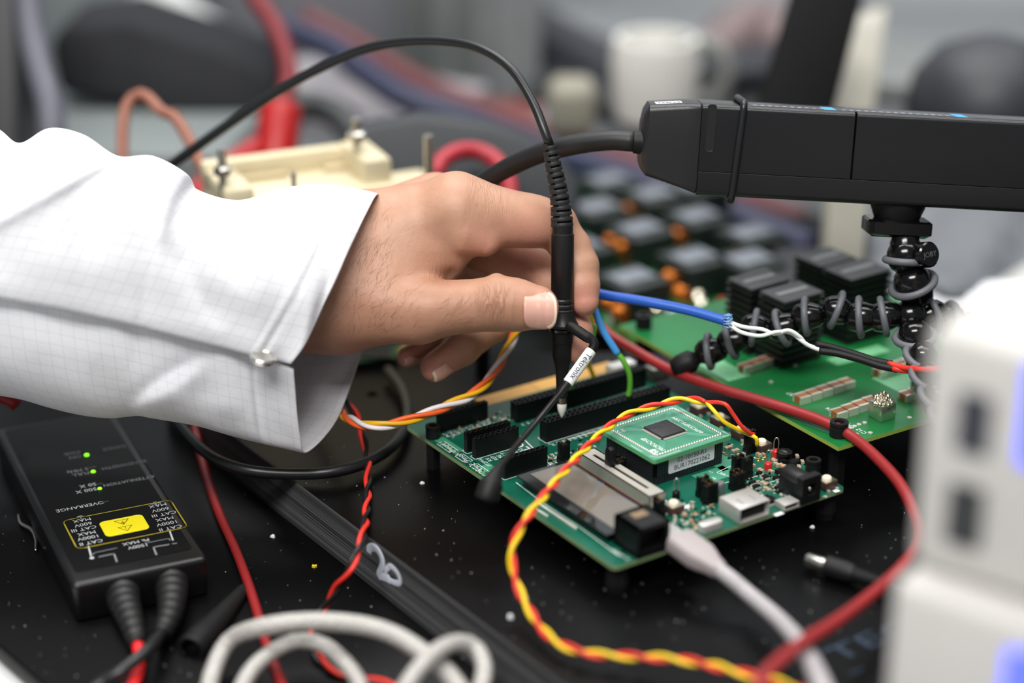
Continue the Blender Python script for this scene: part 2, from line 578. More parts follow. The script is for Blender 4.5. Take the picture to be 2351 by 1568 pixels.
# via fields
mb = MB()
for (px, py, nu, nv) in ((1118, 1087, 2, 6), (1058, 1042, 2, 6)):
    u, v = B(px, py)
    for i in range(nu):
        for j in range(nv):
            mb.cyl((u - 2.6 + i * 2.54, v + j * 2.54 + 0.5, BT + 0.0), 0.55, 0.08, 8)
for (px, py) in ((1741, 1056), (1752, 1053), (1632, 1104), (1757, 1048)):
    u, v = B(px, py)
    mb.torus((u, v, BT + 0.05), (0, 0, 1), 0.75, 0.3, 12, 5)
mb.build("plated_hole", M_gold, dev)["kind"] = "stuff"
# ---- LCD display
lu0, lv0 = B(1396, 1232); lu1, lv1 = B(1180, 1098)
lcd = thing("display_module", None, None); del_keys = None
lcd.parent = dev
lu0, lv0 = B(1393, 1226, 18.4); _x, lv1 = B(1187, 1091, 18.4); lu1, _y = B(1470, 1200, 18.4)
lu1 = lu0 + 24.0
lc = ((lu0 + lu1) / 2, (lv0 + lv1) / 2)
LW, LH = lu1 - lu0, lv1 - lv0
LZ = 18.4
MB().box((lc[0], lc[1], LZ - 2.6), (LW - 3, LH - 3, 3.4)).build("display_body", M_header, lcd, bevel=0.3)
m_lcd = mat("lcd_glass", (112, 106, 98), 0.07, spec=0.7, var=0.03)
m_glassdark = mat("lcd_glass_border", (26, 28, 30), 0.08, spec=0.8)
MB().box((lc[0], lc[1], LZ - 0.6), (LW + 0.6, LH + 0.6, 0.7)).build("display_border", m_glassdark, lcd)
MB().box((lc[0] + 1.8, lc[1], LZ - 0.2), (LW - 5.5, LH - 4, 0.5)).build("display_glass", m_lcd, lcd)
pa_, pb_ = np.array(B(1238, 1158)), np.array(B(1322, 1214))
mb = MB()
for k in range(22):
    q_ = pa_ + (pb_ - pa_) * k / 21
    mb.lathe([(0.62, 0), (0.5, 0.5), (0.2, 0.8)], (q_[0], q_[1], BT), 8)
mb.build("solder_pin_row", M_solder, dev, True)["kind"] = "stuff"
pa_, pb_ = np.array(B(1234, 1172)), np.array(B(1256, 1186))
mb = MB()
for k in range(6):
    q_ = pa_ + (pb_ - pa_) * k / 5
    mb.lathe([(0.62, 0), (0.5, 0.5), (0.2, 0.8)], (q_[0], q_[1], BT), 8)
mb.build("solder_dot_row", M_solder, dev, True)["kind"] = "stuff"
# ---- slider potentiometer
su0, sv0 = B(1507, 1163); su1, sv1 = B(1327, 1062)
sl = thing("slider_potentiometer", None, None); sl.parent = dev
ub, vb = B(1487, 1172); ue, ve = B(1322, 1075)
SL_L = ve - vb + 1.5
SL_c = (ub + 4.0, (vb + ve) / 2)
mb = MB()
w, h = 8.0, 5.2
z0 = BT + 1.0
mb.box((SL_c[0] - w / 2 + 0.25, SL_c[1], z0 + h / 2), (0.5, SL_L, h))
mb.box((SL_c[0] + w / 2 - 0.25, SL_c[1], z0 + h / 2), (0.5, SL_L, h))
mb.box((SL_c[0], SL_c[1] - SL_L / 2 + 0.25, z0 + h / 2), (w, 0.5, h))
mb.box((SL_c[0], SL_c[1] + SL_L / 2 - 0.25, z0 + h / 2), (w, 0.5, h))
for sgn in (-1, 1):
    mb.box((SL_c[0] + sgn * (w / 4 + 0.35), SL_c[1] + 0.5, z0 + h - 0.25), (w / 2 - 0.7, SL_L - 11.0, 0.5))
mb.box((SL_c[0], SL_c[1] - SL_L / 2 + 3.0, z0 + h - 0.25), (w, 6.0, 0.5))
mb.box((SL_c[0], SL_c[1] + SL_L / 2 - 2.5, z0 + h - 0.25), (w, 5.0, 0.5))
m_steel = mat("slider_steel", (206, 200, 190), 0.4, 0.55, bump=0.05)
mb.build("slider_case", m_steel, sl)
MB().box((SL_c[0], SL_c[1], z0 + 1.5), (w - 1, SL_L - 1, 3)).build("slider_track", M_gap, sl)
MB().box((SL_c[0], SL_c[1], BT + 0.6), (w + 1, SL_L + 1, 1.0)).build("slider_base", mat("phenolic_brown", (96, 50, 34), 0.5), sl)
lvu, lvv = B(1377, 1075, z0 + h)
prof = [(-2.1, 0), (2.1, 0), (2.1, 7.5), (1.5, 9.0), (0, 9.8), (-1.5, 9.0), (-2.1, 7.5)]
mb = MB().loft([[(SL_c[0] - 1.2, lvv + 0.2 + y, z0 + h - 2 + zz_) for y, zz_ in prof], [(SL_c[0] + 1.2, lvv + 0.2 + y, z0 + h - 2 + zz_) for y, zz_ in prof]])
mb.build("slider_lever", M_header, sl, bevel=0.25)
mb = MB()
for k in (-1, 0, 1):
    mb.box((SL_c[0] + k * 2.4, SL_c[1] - SL_L / 2 - 0.6, BT + 1.2), (0.9, 0.5, 2.6))
mb.build("slider_terminal", M_solder, sl)
# ---- modular telephone style jack
ju, jv = B(1466, 1285)
jk = thing("modular_jack", None, None); jk.parent = dev
jw, jd, jh = 14.6, 14.5, 12.4
jx0, jy0 = ju - 0.4, jv + 0.1
mb = MB()
t_ = 1.5
mb.box((jx0 + jw / 2, jy0 + jd - 0.8, BT + jh / 2), (jw, 1.6, jh))
mb.box((jx0 + t_ / 2, jy0 + jd / 2, BT + jh / 2), (t_, jd, jh))
mb.box((jx0 + jw - t_ / 2, jy0 + jd / 2, BT + jh / 2), (t_, jd, jh))
mb.box((jx0 + jw / 2, jy0 + jd / 2, BT + jh - 0.9), (jw, jd, 1.8))
mb.box((jx0 + jw / 2, jy0 + jd / 2, BT + 1.0), (jw, jd, 2.0))
mb.build("jack_shell", M_header, jk)
MB().box((jx0 + jw / 2, jy0 + jd / 2 + 2.5, BT + jh / 2), (jw - 2 * t_, jd - 6, jh - 4)).build("jack_cavity", M_gap, jk)
mb = MB()
for k in range(6):
    mb.box((jx0 + jw / 2 - 2.6 + k * 1.05, jy0 + jd * 0.62, BT + jh + 0.15), (0.6, 4.2, 0.4))
mb.build("jack_contact", mat("jack_contact_brass", (206, 176, 140), 0.35, 0.8), jk)
# ---- shielded connectors
def shell(px, py, su_, sv_, sz_, name, wall=0.35):
    u, v = B(px, py)
    o = thing(name, None, None); o.parent = dev
    cu_, cv_ = u + su_ / 2, v + sv_ / 2
    mb = MB()
    mb.box((cu_, cv_, BT + sz_ - wall / 2), (su_, sv_, wall))
    mb.box((cu_, cv_, BT + 0.4), (su_, sv_, wall))
    mb.box((u + wall / 2, cv_, BT + sz_ / 2 + .1), (wall, sv_, sz_ - .1))
    mb.box((u + su_ - wall / 2, cv_, BT + sz_ / 2 + .1), (wall, sv_, sz_ - .1))
    mb.build("connector_shell", mat("shell_tin", (208, 204, 200), 0.36, 0.6), o, bevel=0.12)
    MB().box((cu_, cv_ + 1.2, BT + sz_ / 2 + .2), (su_ - 2 * wall, sv_ - 2.4, sz_ - 2 * wall)).build("connector_cavity", M_gap, o)
    return o, cu_, cv_
o, cu_, cv_ = shell(1698, 1206, 14.5, 12.5, 6.6, "usb_socket")
for k in (-1, 1):
    mb = MB().box((cu_ + k * 3.0, cv_ - 1.0, BT + 6.62), (1.0, 4.5, 0.12))
    mb.build("shell_spring", M_inkblack if False else mat("shell_spring_steel", (176, 172, 170), 0.4, 0.6), o)
o, cu_, cv_ = shell(1801, 1176, 7.4, 6.0, 2.7, "micro_usb_socket")
MB().box((cu_, cv_ - 1.5, BT + 1.3), (4.2, 1.6, 0.6)).build("contact_tongue", M_header, o)
# crystal can
u, v = B(1630, 1216)
mb = MB().loft([[(u + x, v + y, BT + z_) for x, y in rrect(10.5 - k, 4.6 - k, 2.2 - k / 2, 5)] for z_, k in ((0.3, 0), (3.0, 0), (3.5, 0.5), (3.7, 1.4))])
mb.build("crystal_can", mat("shell_tin", (208, 204, 200), 0.36, 0.6), dev, True, auto=0.6)
# ---- power jack
pu, pv = B(1845, 1160)
pj = thing("power_jack", None, None); pj.parent = dev
pw, pd, ph = 9.0, 14.0, 10.8
pu0, pv0 = pu - 0.6, pv + 0.2
prof = [(0, 0), (pw, 0), (pw, ph * 0.72)] + [(pw / 2 + pw / 2 * math.cos(a), ph * 0.62 + (ph * 0.38) * math.sin(a)) for a in [math.radians(q) for q in range(15, 180, 15)]] + [(0, ph * 0.72)]
mb = MB().loft([[(pu0 + x, pv0 + 3.4, BT + z_) for x, z_ in prof], [(pu0 + x, pv0 + pd, BT + z_) for x, z_ in prof]])
mb.build("jack_barrel", M_blackplastic, pj, bevel=0.3)
# square face plate with a round opening
ring_o = rrect(pw + 0.4, ph + 0.2, 0.5, 8)
N = len(ring_o)
ring_i = [(3.1 * math.cos(math.atan2(y, x)), 3.1 * math.sin(math.atan2(y, x)) ) for x, y in ring_o]
cxp, czp = pu0 + pw / 2, BT + ph / 2 + 0.1
mb = MB()
mb.loft([[(cxp + x, pv0 + 3.4, czp + z_) for x, z_ in ring_o], [(cxp + x, pv0, czp + z_) for x, z_ in ring_o],
         [(cxp + x, pv0, czp + z_) for x, z_ in ring_i], [(cxp + x, pv0 + 3.0, czp + z_) for x, z_ in ring_i]], False)
mb.build("jack_face", M_blackplastic, pj)
MB().box((cxp, pv0 + 3.3, czp), (7, 0.3, 7)).build("jack_hole", M_gap, pj)
MB().tube([(cxp, pv0 + 3.4, czp), (cxp, pv0 + 0.6, czp)], 0.75, 10).build("jack_pin", M_silver, pj, True)
MB().box((cxp + 0.6, pv0 + 1.4, czp - 2.7), (2.8, 2.4, 0.5)).build("jack_spring", M_silver, pj)
# ---- push buttons
def button(px, py, name="push_button"):
    u, v = B(px, py)
    o = thing(name, None, None); o.parent = dev
    o.location = (u * S, v * S, BT * S)
    MB().box((0, 0, 1.85), (6.2, 6.2, 3.3)).build("button_body", M_brown, o, bevel=0.2)
    MB().box((0, 0, 3.6), (5.9, 5.9, 0.25)).build("button_plate", M_silver, o)
    MB().lathe([(1.9, 3.7), (1.9, 4.5), (1.5, 4.95), (0.6, 5.1)], n=14).build("button_cap", M_cream, o, True, auto=0.8)
    mb = MB()
    for sx in (-1, 1):
        for sy in (-1, 1):
            mb.box((sx * 2.2, sy * 3.7, 0.5), (0.9, 1.6, 0.9))
    mb.build("button_leg", M_solder, o)
    return o
for p in ((1605, 948), (1652, 975), (1700, 1004), (1748, 1034), (1897, 1119), (1546, 1176)):
    button(*p)
# ---- test points
def testpoint(px, py, m):
    u, v = B(px, py)
    o = thing("test_point", None, None); o.parent = dev
    o.location = (u * S, v * S, BT * S)
    MB().lathe([(1.5, 0), (1.5, 2.6), (1.2, 3.0)], n=14).build("test_point_bead", m, o, True, auto=0.6)
    a = np.array([math.cos(-BROT), math.sin(-BROT), 0])
    P = [a * x + np.array([0, 0, z_]) for x, z_ in ((-0.75, 2.4), (-0.95, 5), (-0.8, 7.4), (0, 8.4), (0.8, 7.4), (0.95, 5), (0.75, 2.4))]
    P, _ = resample(spline(P, 6), 0.5)
    MB().tube(P, 0.28, 6).build("test_point_loop", M_silver, o, True)
testpoint(1763, 1077, M_red); testpoint(1781, 1048, M_red); testpoint(1552, 1143, M_header)
# ---- jumpers
def jumper(px, py, nu=1, nv=1, h=8.5, rot=0):
    u, v = B(px, py)
    o = thing("jumper_block", None, None); o.parent = dev
    o.location = (u * S, v * S, BT * S)
    o.rotation_euler = (0, 0, math.radians(rot))
    MB().box((0, 0, 1.2), (2.54 * nu, 5.0 * nv, 2.4)).build("pin_base", M_header, o)
    mb, mp = MB(), MB()
    for i in range(nu):
        for j in range(nv):
            x, y = (i - (nu - 1) / 2) * 2.54, (j - (nv - 1) / 2) * 5.0
            mb.box((x, y, 2.4 + (h - 3.4) / 2), (2.3, 4.7, h - 3.4))
            mb.box((x, y - 2.0, h - 0.6), (2.3, 0.8, 1.4)); mb.box((x, y + 2.0, h - 0.6), (2.3, 0.8, 1.4))
            mp.box((x, y - 0.9, h - 0.5), (0.55, 0.55, 1.4)); mp.box((x, y + 0.9, h - 0.5), (0.55, 0.55, 1.4))
    mb.build("jumper_cap", M_header, o, bevel=0.12)
    mp.build("header_pin", M_gold, o)
for p in ((1294, 1060, 1, 1, 9, 90), (1407, 1088, 1, 1, 8, 90), (1423, 1094, 1, 1, 8, 90), (1720, 1040, 1, 1, 10, 90), (1692, 1091, 1, 1, 9, 90), (1713, 1096, 1, 1, 9, 90),
          (1612, 1138, 1, 1, 8.5, 90), (1628, 1152, 2, 1, 8.5, 0), (1692, 1124, 2, 1, 8, 0), (1512, 1187, 1, 1, 8, 0)):
    jumper(*p)
# ---- electrolytic can, inductor, chips
u, v = B(1651, 1137)
MB().lathe([(2.1, 0.6), (2.1, 5.2), (1.8, 5.7), (0.3, 5.7)], (u, v, BT), 18).build("capacitor_can", mat("aluminium_can", (168, 168, 172), 0.35, 0.8), dev, True, auto=0.6)
u, v = B(1800, 1058)
oct_ = [(3.2 * math.cos(math.radians(22.5 + 45 * k)), 3.2 * math.sin(math.radians(22.5 + 45 * k))) for k in range(8)]
mb = MB()
mb.loft([[(u + x * s_, v + y * s_, BT + z_) for x, y in oct_] for s_, z_ in ((1.05, 0.2), (1.05, 1.4), (0.75, 1.5), (0.75, 3.0), (1.05, 3.1), (1.05, 4.3))])
mb.build("power_inductor", M_header, dev, bevel=0.12)
bsm = text_mb("4R7", 1.9); place(bsm, (u, v, BT + 4.36), (0, 1, 0), (-1, 0, 0)); bsm.build("inductor_marking", mat("grey_print", (110, 112, 116), 0.6), dev)
def soic(px, py, w, d, legs, h=1.5, name="small_chip", rot=0):
    u, v = B(px, py)
    o = thing(name, None, None); o.parent = dev
    o.location = (u * S, v * S, BT * S); o.rotation_euler = (0, 0, math.radians(rot))
    MB().box((0, 0, 0.2 + h / 2), (w, d, h), taper=0.94).build("chip_body", M_header, o)
    mb = MB()
    for k in range(legs):
        x = (k - (legs - 1) / 2) * (w / legs)
        for s_ in (-1, 1):
            mb.box((x, s_ * (d / 2 + 0.4), 0.3), (w / legs * 0.45, 0.9, 0.5))
    mb.build("chip_leg", M_solder, o)
soic(1762, 1155, 7.0, 4.4, 8); soic(1822, 1068, 4.6, 3.4, 2, 1.9); soic(1790, 1087, 3.2, 2.4, 2, 1.6)
soic(1736, 1120, 3.0, 1.8, 3, 1.1); soic(1782, 1100, 2.8, 1.7, 3, 1.1); soic(1340, 1035, 4.0, 2.6, 4, 1.2); soic(1757, 1098, 2.6, 2.0, 3, 1.0)
soic(1727, 1111, 3.0, 1.4, 3, 1.0); soic(1743, 1090, 2.2, 1.6, 2, 1.2); soic(1787, 1122, 3.2, 1.6, 3, 1.1)
# ceramic capacitors one can tell apart
def chipcap(px, py, l, w, h, rot=0, mm=None):
    u, v = B(px, py)
    mb = MB()
    mb.box((0, 0, h / 2), (l * 0.55, w, h), mi=0)
    for s_ in (-1, 1):
        mb.box((s_ * l * 0.39, 0, h / 2), (l * 0.24, w * 1.04, h * 1.04), mi=1)
    o = mb.build("chip_capacitor", [mm or M_tan, M_solder], dev)
    o.location = (u * S, v * S, (BT + 0.05) * S); o.rotation_euler = (0, 0, math.radians(rot))
for (px, py, l, w, h, r) in ((1776, 1062, 2.6, 2, 1.4, 90), (1783, 1070, 2.4, 1.6, 1.2, 90), (1794, 1073, 2.6, 1.8, 1.3, 90), (1802, 1078, 2.6, 2, 1.5, 90), (1746, 1084, 2.4, 1.7, 1.3, 90),
                             (1770, 1086, 2.0, 1.4, 1.2, 90), (1742, 1047, 2.4, 1.5, 1.2, 90), (1672, 1030, 3.2, 1.7, 0.9, 0), (1688, 1037, 3.2, 1.7, 0.9, 0), (1702, 1046, 3.2, 1.7, 0.9, 0), (1754, 1112, 3.0, 1.7, 0.8, 90),
                             (1762, 1125, 2.6, 1.6, 0.8, 90), (1728, 1072, 2.0, 1.3, 1.0, 0), (1830, 1050, 2.2, 1.3, 1.0, 60), (1842, 1063, 2.2, 1.3, 1.0, 60), (1834, 1075, 2.4, 1.3, 1.0, 60)):
    chipcap(px, py, l, w, h, r)
# the finest parts and solder, too small to pick apart
rng = random.Random(3)
mb = MB()
zones = [(1700, 1085, 1830, 1145, 120), (1560, 1150, 1640, 1215, 70), (1250, 1020, 1330, 1060, 26), (1420, 1262, 1500, 1290, 16), (1530, 1180, 1600, 1240, 40), (1330, 1010, 1372, 1040, 14), (1690, 1150, 1780, 1200, 30),
         (1040, 968, 1100, 1010, 14), (1110, 945, 1180, 1000, 40), (1650, 1010, 1720, 1060, 24), (1845, 1120, 1890, 1160, 14)]
for (x0, y0, x1, y1, nn) in zones:
    for k in range(nn):
        u, v = B(rng.uniform(x0, x1), rng.uniform(y0, y1))
        if not (3 < u < BW - 2 and 3 < v < BL - 2): continue
        l, w, h = rng.uniform(0.7, 1.6), rng.uniform(0.5, 0.9), rng.uniform(0.25, 0.7)
        r = rng.choice((0, math.pi / 2))
        kind = rng.random()
        mb.box((u, v, BT + h / 2), (l, w, h), r, mi=0 if kind < .3 else 1 if kind < .45 else 2)
mb.build("fine_components", [M_header, M_tan, M_solder], dev)["kind"] = "stuff"
# silkscreen of the right half
silk([B(1640, 1118), B(1690, 1100), B(1668, 1092), B(1645, 1085), B(1678, 1070)], 0.3)
silk([B(1715, 1045), B(1770, 1025)], 0.3); silk([B(1700, 1105), B(1742, 1092)], 0.3); silk([B(1716, 1122), B(1800, 1098)], 0.25)
for (px, py, s, sz) in ((1660, 1088, "SDA", 1.6), (1640, 1098, "R4", 1.8), (1633, 1084, "C9", 1.6), (1505, 1122, "R91", 1.6), (1735, 1052, "U4", 1.8), (1895, 1140, "S2", 1.8), (1560, 1160, "J14", 1.6), (1420, 1270, "R28 R29", 1.8), (1440, 1283, "J2", 2.0), (1600, 1180, "TP4", 1.6)):
    u, v = B(px, py)
    bsmall(s, u, v, sz, 90)
for (px, py, w, h) in ((1788, 1180, 4.0, 1.8), (1920, 1127, 2.5, 2), (1572, 1166, 5, 2.6), (1512, 1142, 3.2, 2), (1524, 1152, 3, 2)):
    u, v = B(px, py)
    MB().box((u, v, BT + 0.05), (w, h, 0.05)).build("printed_block", M_white, dev)
# ---- stand-offs
def standoff(px, py, name="standoff", hz=5.5, screw=True):
    u, v = B(px, py)
    o = thing(name, None, None); o.parent = dev
    MB().lathe([(3.0, 0), (3.0, hz - 1.6), (2.6, hz - 1.4), (3.1, hz - 1.2), (3.1, hz), (1.7, hz), (1.6, hz - 1.5)], (u, v, BT), 16).build("standoff_head", M_rubber, o, True, auto=0.5)
    MB().lathe([(3.2, 0.0), (3.2, BT - 1.6)], (u, v, 0), 6).build("standoff_post", M_rubber, o)
standoff(994, 1004); standoff(1866, 1083)
for (u, v) in ((108, 6), (6, 6), (106, 140)):
    MB().lathe([(4.2, 0), (4.6, 3), (3.6, BT - 1.6)], (u, v, 0), 8).build("rubber_foot", M_rubber, dev)
# white and silver connectors at the far edge
u, v = B(1425, 858)
mb = MB().box((u, v, BT + 2.6), (13, 6, 5.2)); mb.build("white_connector", mat("connector_white", (226, 226, 224), 0.5), dev, bevel=0.6)
u, v = B(1500, 880)
mb = MB().box((u + 4, v + 3, BT + 3.2), (9, 7, 6.4)); mb.build("shielded_module", mat("dull_metal", (120, 118, 112), 0.45, 0.6), dev, bevel=0.4)
MB().box(B(1365, 1010) + (BT + 1.2,), (1.2, 6.0, 1.0)).build("brass_pin", mat("brass_pin", (226, 226, 120), 0.25, 1.0), dev)

# ---------------------------------------------------------------- plug-in processor module
PR = math.radians(35.2)
PC = np.array([61.2, 720.5]); PZ = 26.0
pim = thing("processor_module", "green plug-in processor module with white sticker seated on the development board", "circuit board", (PC[0], PC[1], BT), PR)
pz = PZ - BT
PW, PH = 40.0, 36.0
poly = rrect(PW, PH, 1.2, 3)
mb = MB()
n = len(poly)
mb.add([(x, y, pz) for x, y in poly], [tuple(range(n))], 0)
mb.add([(x, y, pz - 1.7) for x, y in poly], [tuple(reversed(range(n)))], 0)
mb.loft([[(x, y, pz - 1.7) for x, y in poly], [(x, y, pz) for x, y in poly]], False, 1)
mb.build("module_board", [M_pim, M_pimedge], pim)
# socket strips under the four sides
IN = 2.0
for (cx_, cy_, lx, ly) in ((0, -PH / 2 + IN + 1.2, PW - 6.5, 2.4), (0, PH / 2 - IN - 1.2, PW - 6.5, 2.4), (-PW / 2 + IN + 1.2, 0, 2.4, PH - 6.5), (PW / 2 - IN - 1.2, 0, 2.4, PH - 6.5)):
    MB().box((cx_, cy_, 3.2 + (pz - 1.7 - 3.2) / 2), (lx, ly, pz - 1.7 - 3.2)).build("socket_strip", M_header, pim)
    mb = MB().box((cx_, cy_, 1.6), (lx - 0.6, ly - 0.6, 3.2))
    k = 26
    for i in range(k):
        if lx > ly:
            x = cx_ - lx / 2 + (i + 0.5) * lx / k
            mb.box((x, cy_, 1.6), (lx / k * 0.62, ly, 3.16))
            mb.box((x, cy_, 3.2 + (pz - 4.9) / 2), (lx / k * 0.8, ly + 0.16, pz - 5.2))
        else:
            y = cy_ - ly / 2 + (i + 0.5) * ly / k
            mb.box((cx_, y, 1.6), (lx, ly / k * 0.62, 3.16))
            mb.box((cx_, y, 3.2 + (pz - 4.9) / 2), (lx + 0.16, ly / k * 0.8, pz - 5.2))
    mb.build("pin_strip", mat("pin_strip_plastic", (34, 36, 40), 0.45), pim)
# solder joints along the sides
for side in range(4):
    mb = MB()
    for i in range(25):
        t_ = (i - 12) * 1.27
        x, y = ((t_, -PH / 2 + 2.9), (t_, PH / 2 - 2.9), (-PW / 2 + 3.2, t_ * 0.94), (PW / 2 - 3.2, t_ * 0.94))[side]
        if side < 2: x *= 1.06
        mb.lathe([(0.6, 0), (0.52, 0.3), (0.2, 0.7)], (x, y, pz), 8)
    mb.build("solder_row", M_solder, pim, True)
# the processor
chip = thing("processor_chip", None, None); chip.parent = pim
CHX, CHY, CS = 0.2, 0.6, 12.2
MB().box((CHX, CHY, pz + 0.75), (CS, CS, 1.2), taper=0.975).build("chip_body", mat("chip_epoxy", (40, 41, 45), 0.5), chip, bevel=0.15)
for side in range(4):
    mb = MB()
    for i in range(25):
        t_ = (i - 12) * 0.455
        d_ = CS / 2 + 0.55
        if side == 0: mb.box((CHX + t_, CHY - d_, pz + 0.35), (0.25, 1.3, 0.4))
        if side == 1: mb.box((CHX + t_, CHY + d_, pz + 0.35), (0.25, 1.3, 0.4))
        if side == 2: mb.box((CHX - d_, CHY + t_, pz + 0.35), (1.3, 0.25, 0.4))
        if side == 3: mb.box((CHX + d_, CHY + t_, pz + 0.35), (1.3, 0.25, 0.4))
    mb.build("chip_leads", M_solder, chip)
m_faint = mat("faint_print", (66, 67, 72), 0.6)
for i, s in enumerate(("MICROCHIP", "dsPIC33EP", "512MU810", "1705")):
    mb = text_mb(s, 1.7); place(mb, (CHX + 3.4 - i * 2.1, CHY, pz + 1.4), (0, 1, 0), (-1, 0, 0)); mb.build("chip_marking", m_faint, chip)
def ptext(s, x, y, size, ang, sx=1.0):
    mb = text_mb(s, size, sx=sx); a = math.radians(ang)
    place(mb, (x, y, pz + 0.05), (math.cos(a), math.sin(a), 0), (-math.sin(a), math.cos(a), 0))
    mb.build("printed_letters", M_white, pim)
ptext("MICROCHIP", -11.2, -6.4, 3.2, 90, 0.8)
ptext("dsPIC33EP512PIM", 11.4, -0.5, 2.7, 90, 0.92)
ptext("CE", -14.0, 10.5, 3.2, 0)
# module maker's round emblem
mb = MB(); mb.cyl((-15.0, -11.5, pz + 0.01), 1.75, 0.05, 20)
mb.build("printed_emblem", M_white, pim)
mb = MB(); strip(mb, [(-16.6, -11.0), (-15.6, -12.4), (-14.9, -11.2), (-14.2, -12.4), (-13.4, -11.4)], 0.45, pz + 0.08); mb.build("emblem_wave", M_pim, pim)
for pts_ in ([(PW / 2 - 4.2, -PH / 2 + 1.0), (PW / 2 - 1.0, -PH / 2 + 1.0), (PW / 2 - 1.0, -PH / 2 + 5.0)], [(-PW / 2 + 1, -2), (-PW / 2 + 1, -9)],
             [(-PW / 2 + 1.2, -PH / 2 + 4), (-PW / 2 + 3.0, -PH / 2 + 1.4), (-PW / 2 + 5, -PH / 2 + 1.2), (-PW / 2 + 14, -PH / 2 + 1.2)], [(PW / 2 - 1.0, 4), (PW / 2 - 1.0, 13)]):
    strip(MB(), pts_, 0.22, pz + 0.05).build("printed_line", M_white, pim)
# fan of fine copper traces, seen as slightly darker lines
mb = MB()
for side in range(4):
    for i in range(24):
        t_ = (i - 11.5)
        a0, a1 = t_ * 0.49, t_ * 1.22
        p0, p1 = CS / 2 + 1.4, 15.0
        am = a0 + (a1 - a0) * 0.5
        pts = [(a0, p0), (am, p0 + 3 + abs(t_) * 0.15), (a1, p1 - 0.6)]
        if side == 1: pts = [(x, -y) for x, y in pts]
        if side == 2: pts = [(y, x) for x, y in pts]
        if side == 3: pts = [(-y, x) for x, y in pts]
        strip(mb, pts, 0.16, pz + 0.02)
mb.build("copper_trace", mat("trace_green", (22, 108, 78), 0.3), pim)["kind"] = "stuff"
# white sticker on the socket strip facing the front
SYf = -PH / 2 + IN - 0.12
mb = MB().loft([[(x + 0.6, SYf, 6.6 + z_) for x, z_ in rrect(23.5, 6.9, 0.8)], [(x + 0.6, SYf - 0.12, 6.6 + z_) for x, z_ in rrect(23.5, 6.9, 0.8)]])
stk = mb.build("sticker", M_sticker, pim)
for s, dz, sz in (("02-10150-R1", 1.5, 2.9), ("BUR170221062", -1.45, 2.9)):
    mb = text_mb(s, sz)
    place(mb, (0.8, SYf - 0.2, 6.6 + dz), (1, 0, 0), (0, 0, 1)); mb.build("sticker_letters", M_ink, stk)
# fix parents of pieces built relative to nested empties keep identity offsets
# ---------------------------------------------------------------- hand and lab-coat sleeve
HD = 800.0                                        # depth of the hand's reference plane, mm
PXM = FPX / HD                                    # pixels per millimetre there
def capsule(P, a, b, ra, rb, ws=1.0):
    """tapered capsule; a, b = (px, py, w toward the camera in mm), radii in px; ws flattens in w"""
    a = np.array([a[0] / PXM, -a[1] / PXM, a[2] / ws]); b = np.array([b[0] / PXM, -b[1] / PXM, b[2] / ws])
    x, y, w = P
    w = w / ws
    ba = b - a
    h = ((x - a[0]) * ba[0] + (y - a[1]) * ba[1] + (w - a[2]) * ba[2]) / (ba @ ba + 1e-9)
    h = np.clip(h, 0, 1)
    d = np.sqrt((x - a[0] - h * ba[0]) ** 2 + (y - a[1] - h * ba[1]) ** 2 + (w - a[2] - h * ba[2]) ** 2)
    return d - (ra + (rb - ra) * h) / PXM
def smin(a, b, k):
    h = np.clip(0.5 + 0.5 * (b - a) / k, 0, 1)
    return b + (a - b) * h - k * h * (1 - h)
def smax(a, b, k):
    return -smin(-a, -b, k)
def chain(P, pts, k, ws=1.0):
    d = None
    for p, q in zip(pts[:-1], pts[1:]):
        c = capsule(P, p[:3], q[:3], p[3], q[3], ws)
        d = c if d is None else smin(d, c, k)
    return d
INDEX = [(1050, 482, -5, 82), (1112, 494, -7, 68), (1176, 503, -9, 59), (1225, 508, -11, 54), (1272, 516, -14, 54)]
INDEX2 = [(1274, 520, -14, 52), (1312, 570, -15, 45), (1327, 612, -14, 47), (1336, 655, -12, 40), (1341, 692, -11, 34)]
MIDDLE = [(1000, 480, -32, 76), (1120, 560, -36, 62), (1235, 606, -36, 52)]
MIDDLE2 = [(1238, 608, -36, 50), (1300, 690, -26, 43), (1322, 760, -18, 36), (1326, 806, -15, 31)]
RING = [(970, 500, -50, 70), (1160, 640, -56, 50), (1130, 742, -42, 42), (1060, 800, -30, 38), (998, 843, -22, 34)]
PINKY = [(940, 560, -56, 58), (1080, 690, -60, 42), (1020, 780, -44, 34), (935, 820, -30, 24)]
THUMB = [(960, 712, 4, 74), (1040, 706, 8, 58), (1090, 702, 10, 57)]
THUMB2 = [(1085, 702, 10, 57), (1140, 697, 12, 61), (1182, 700, 12, 58), (1232, 706, 12, 51)]
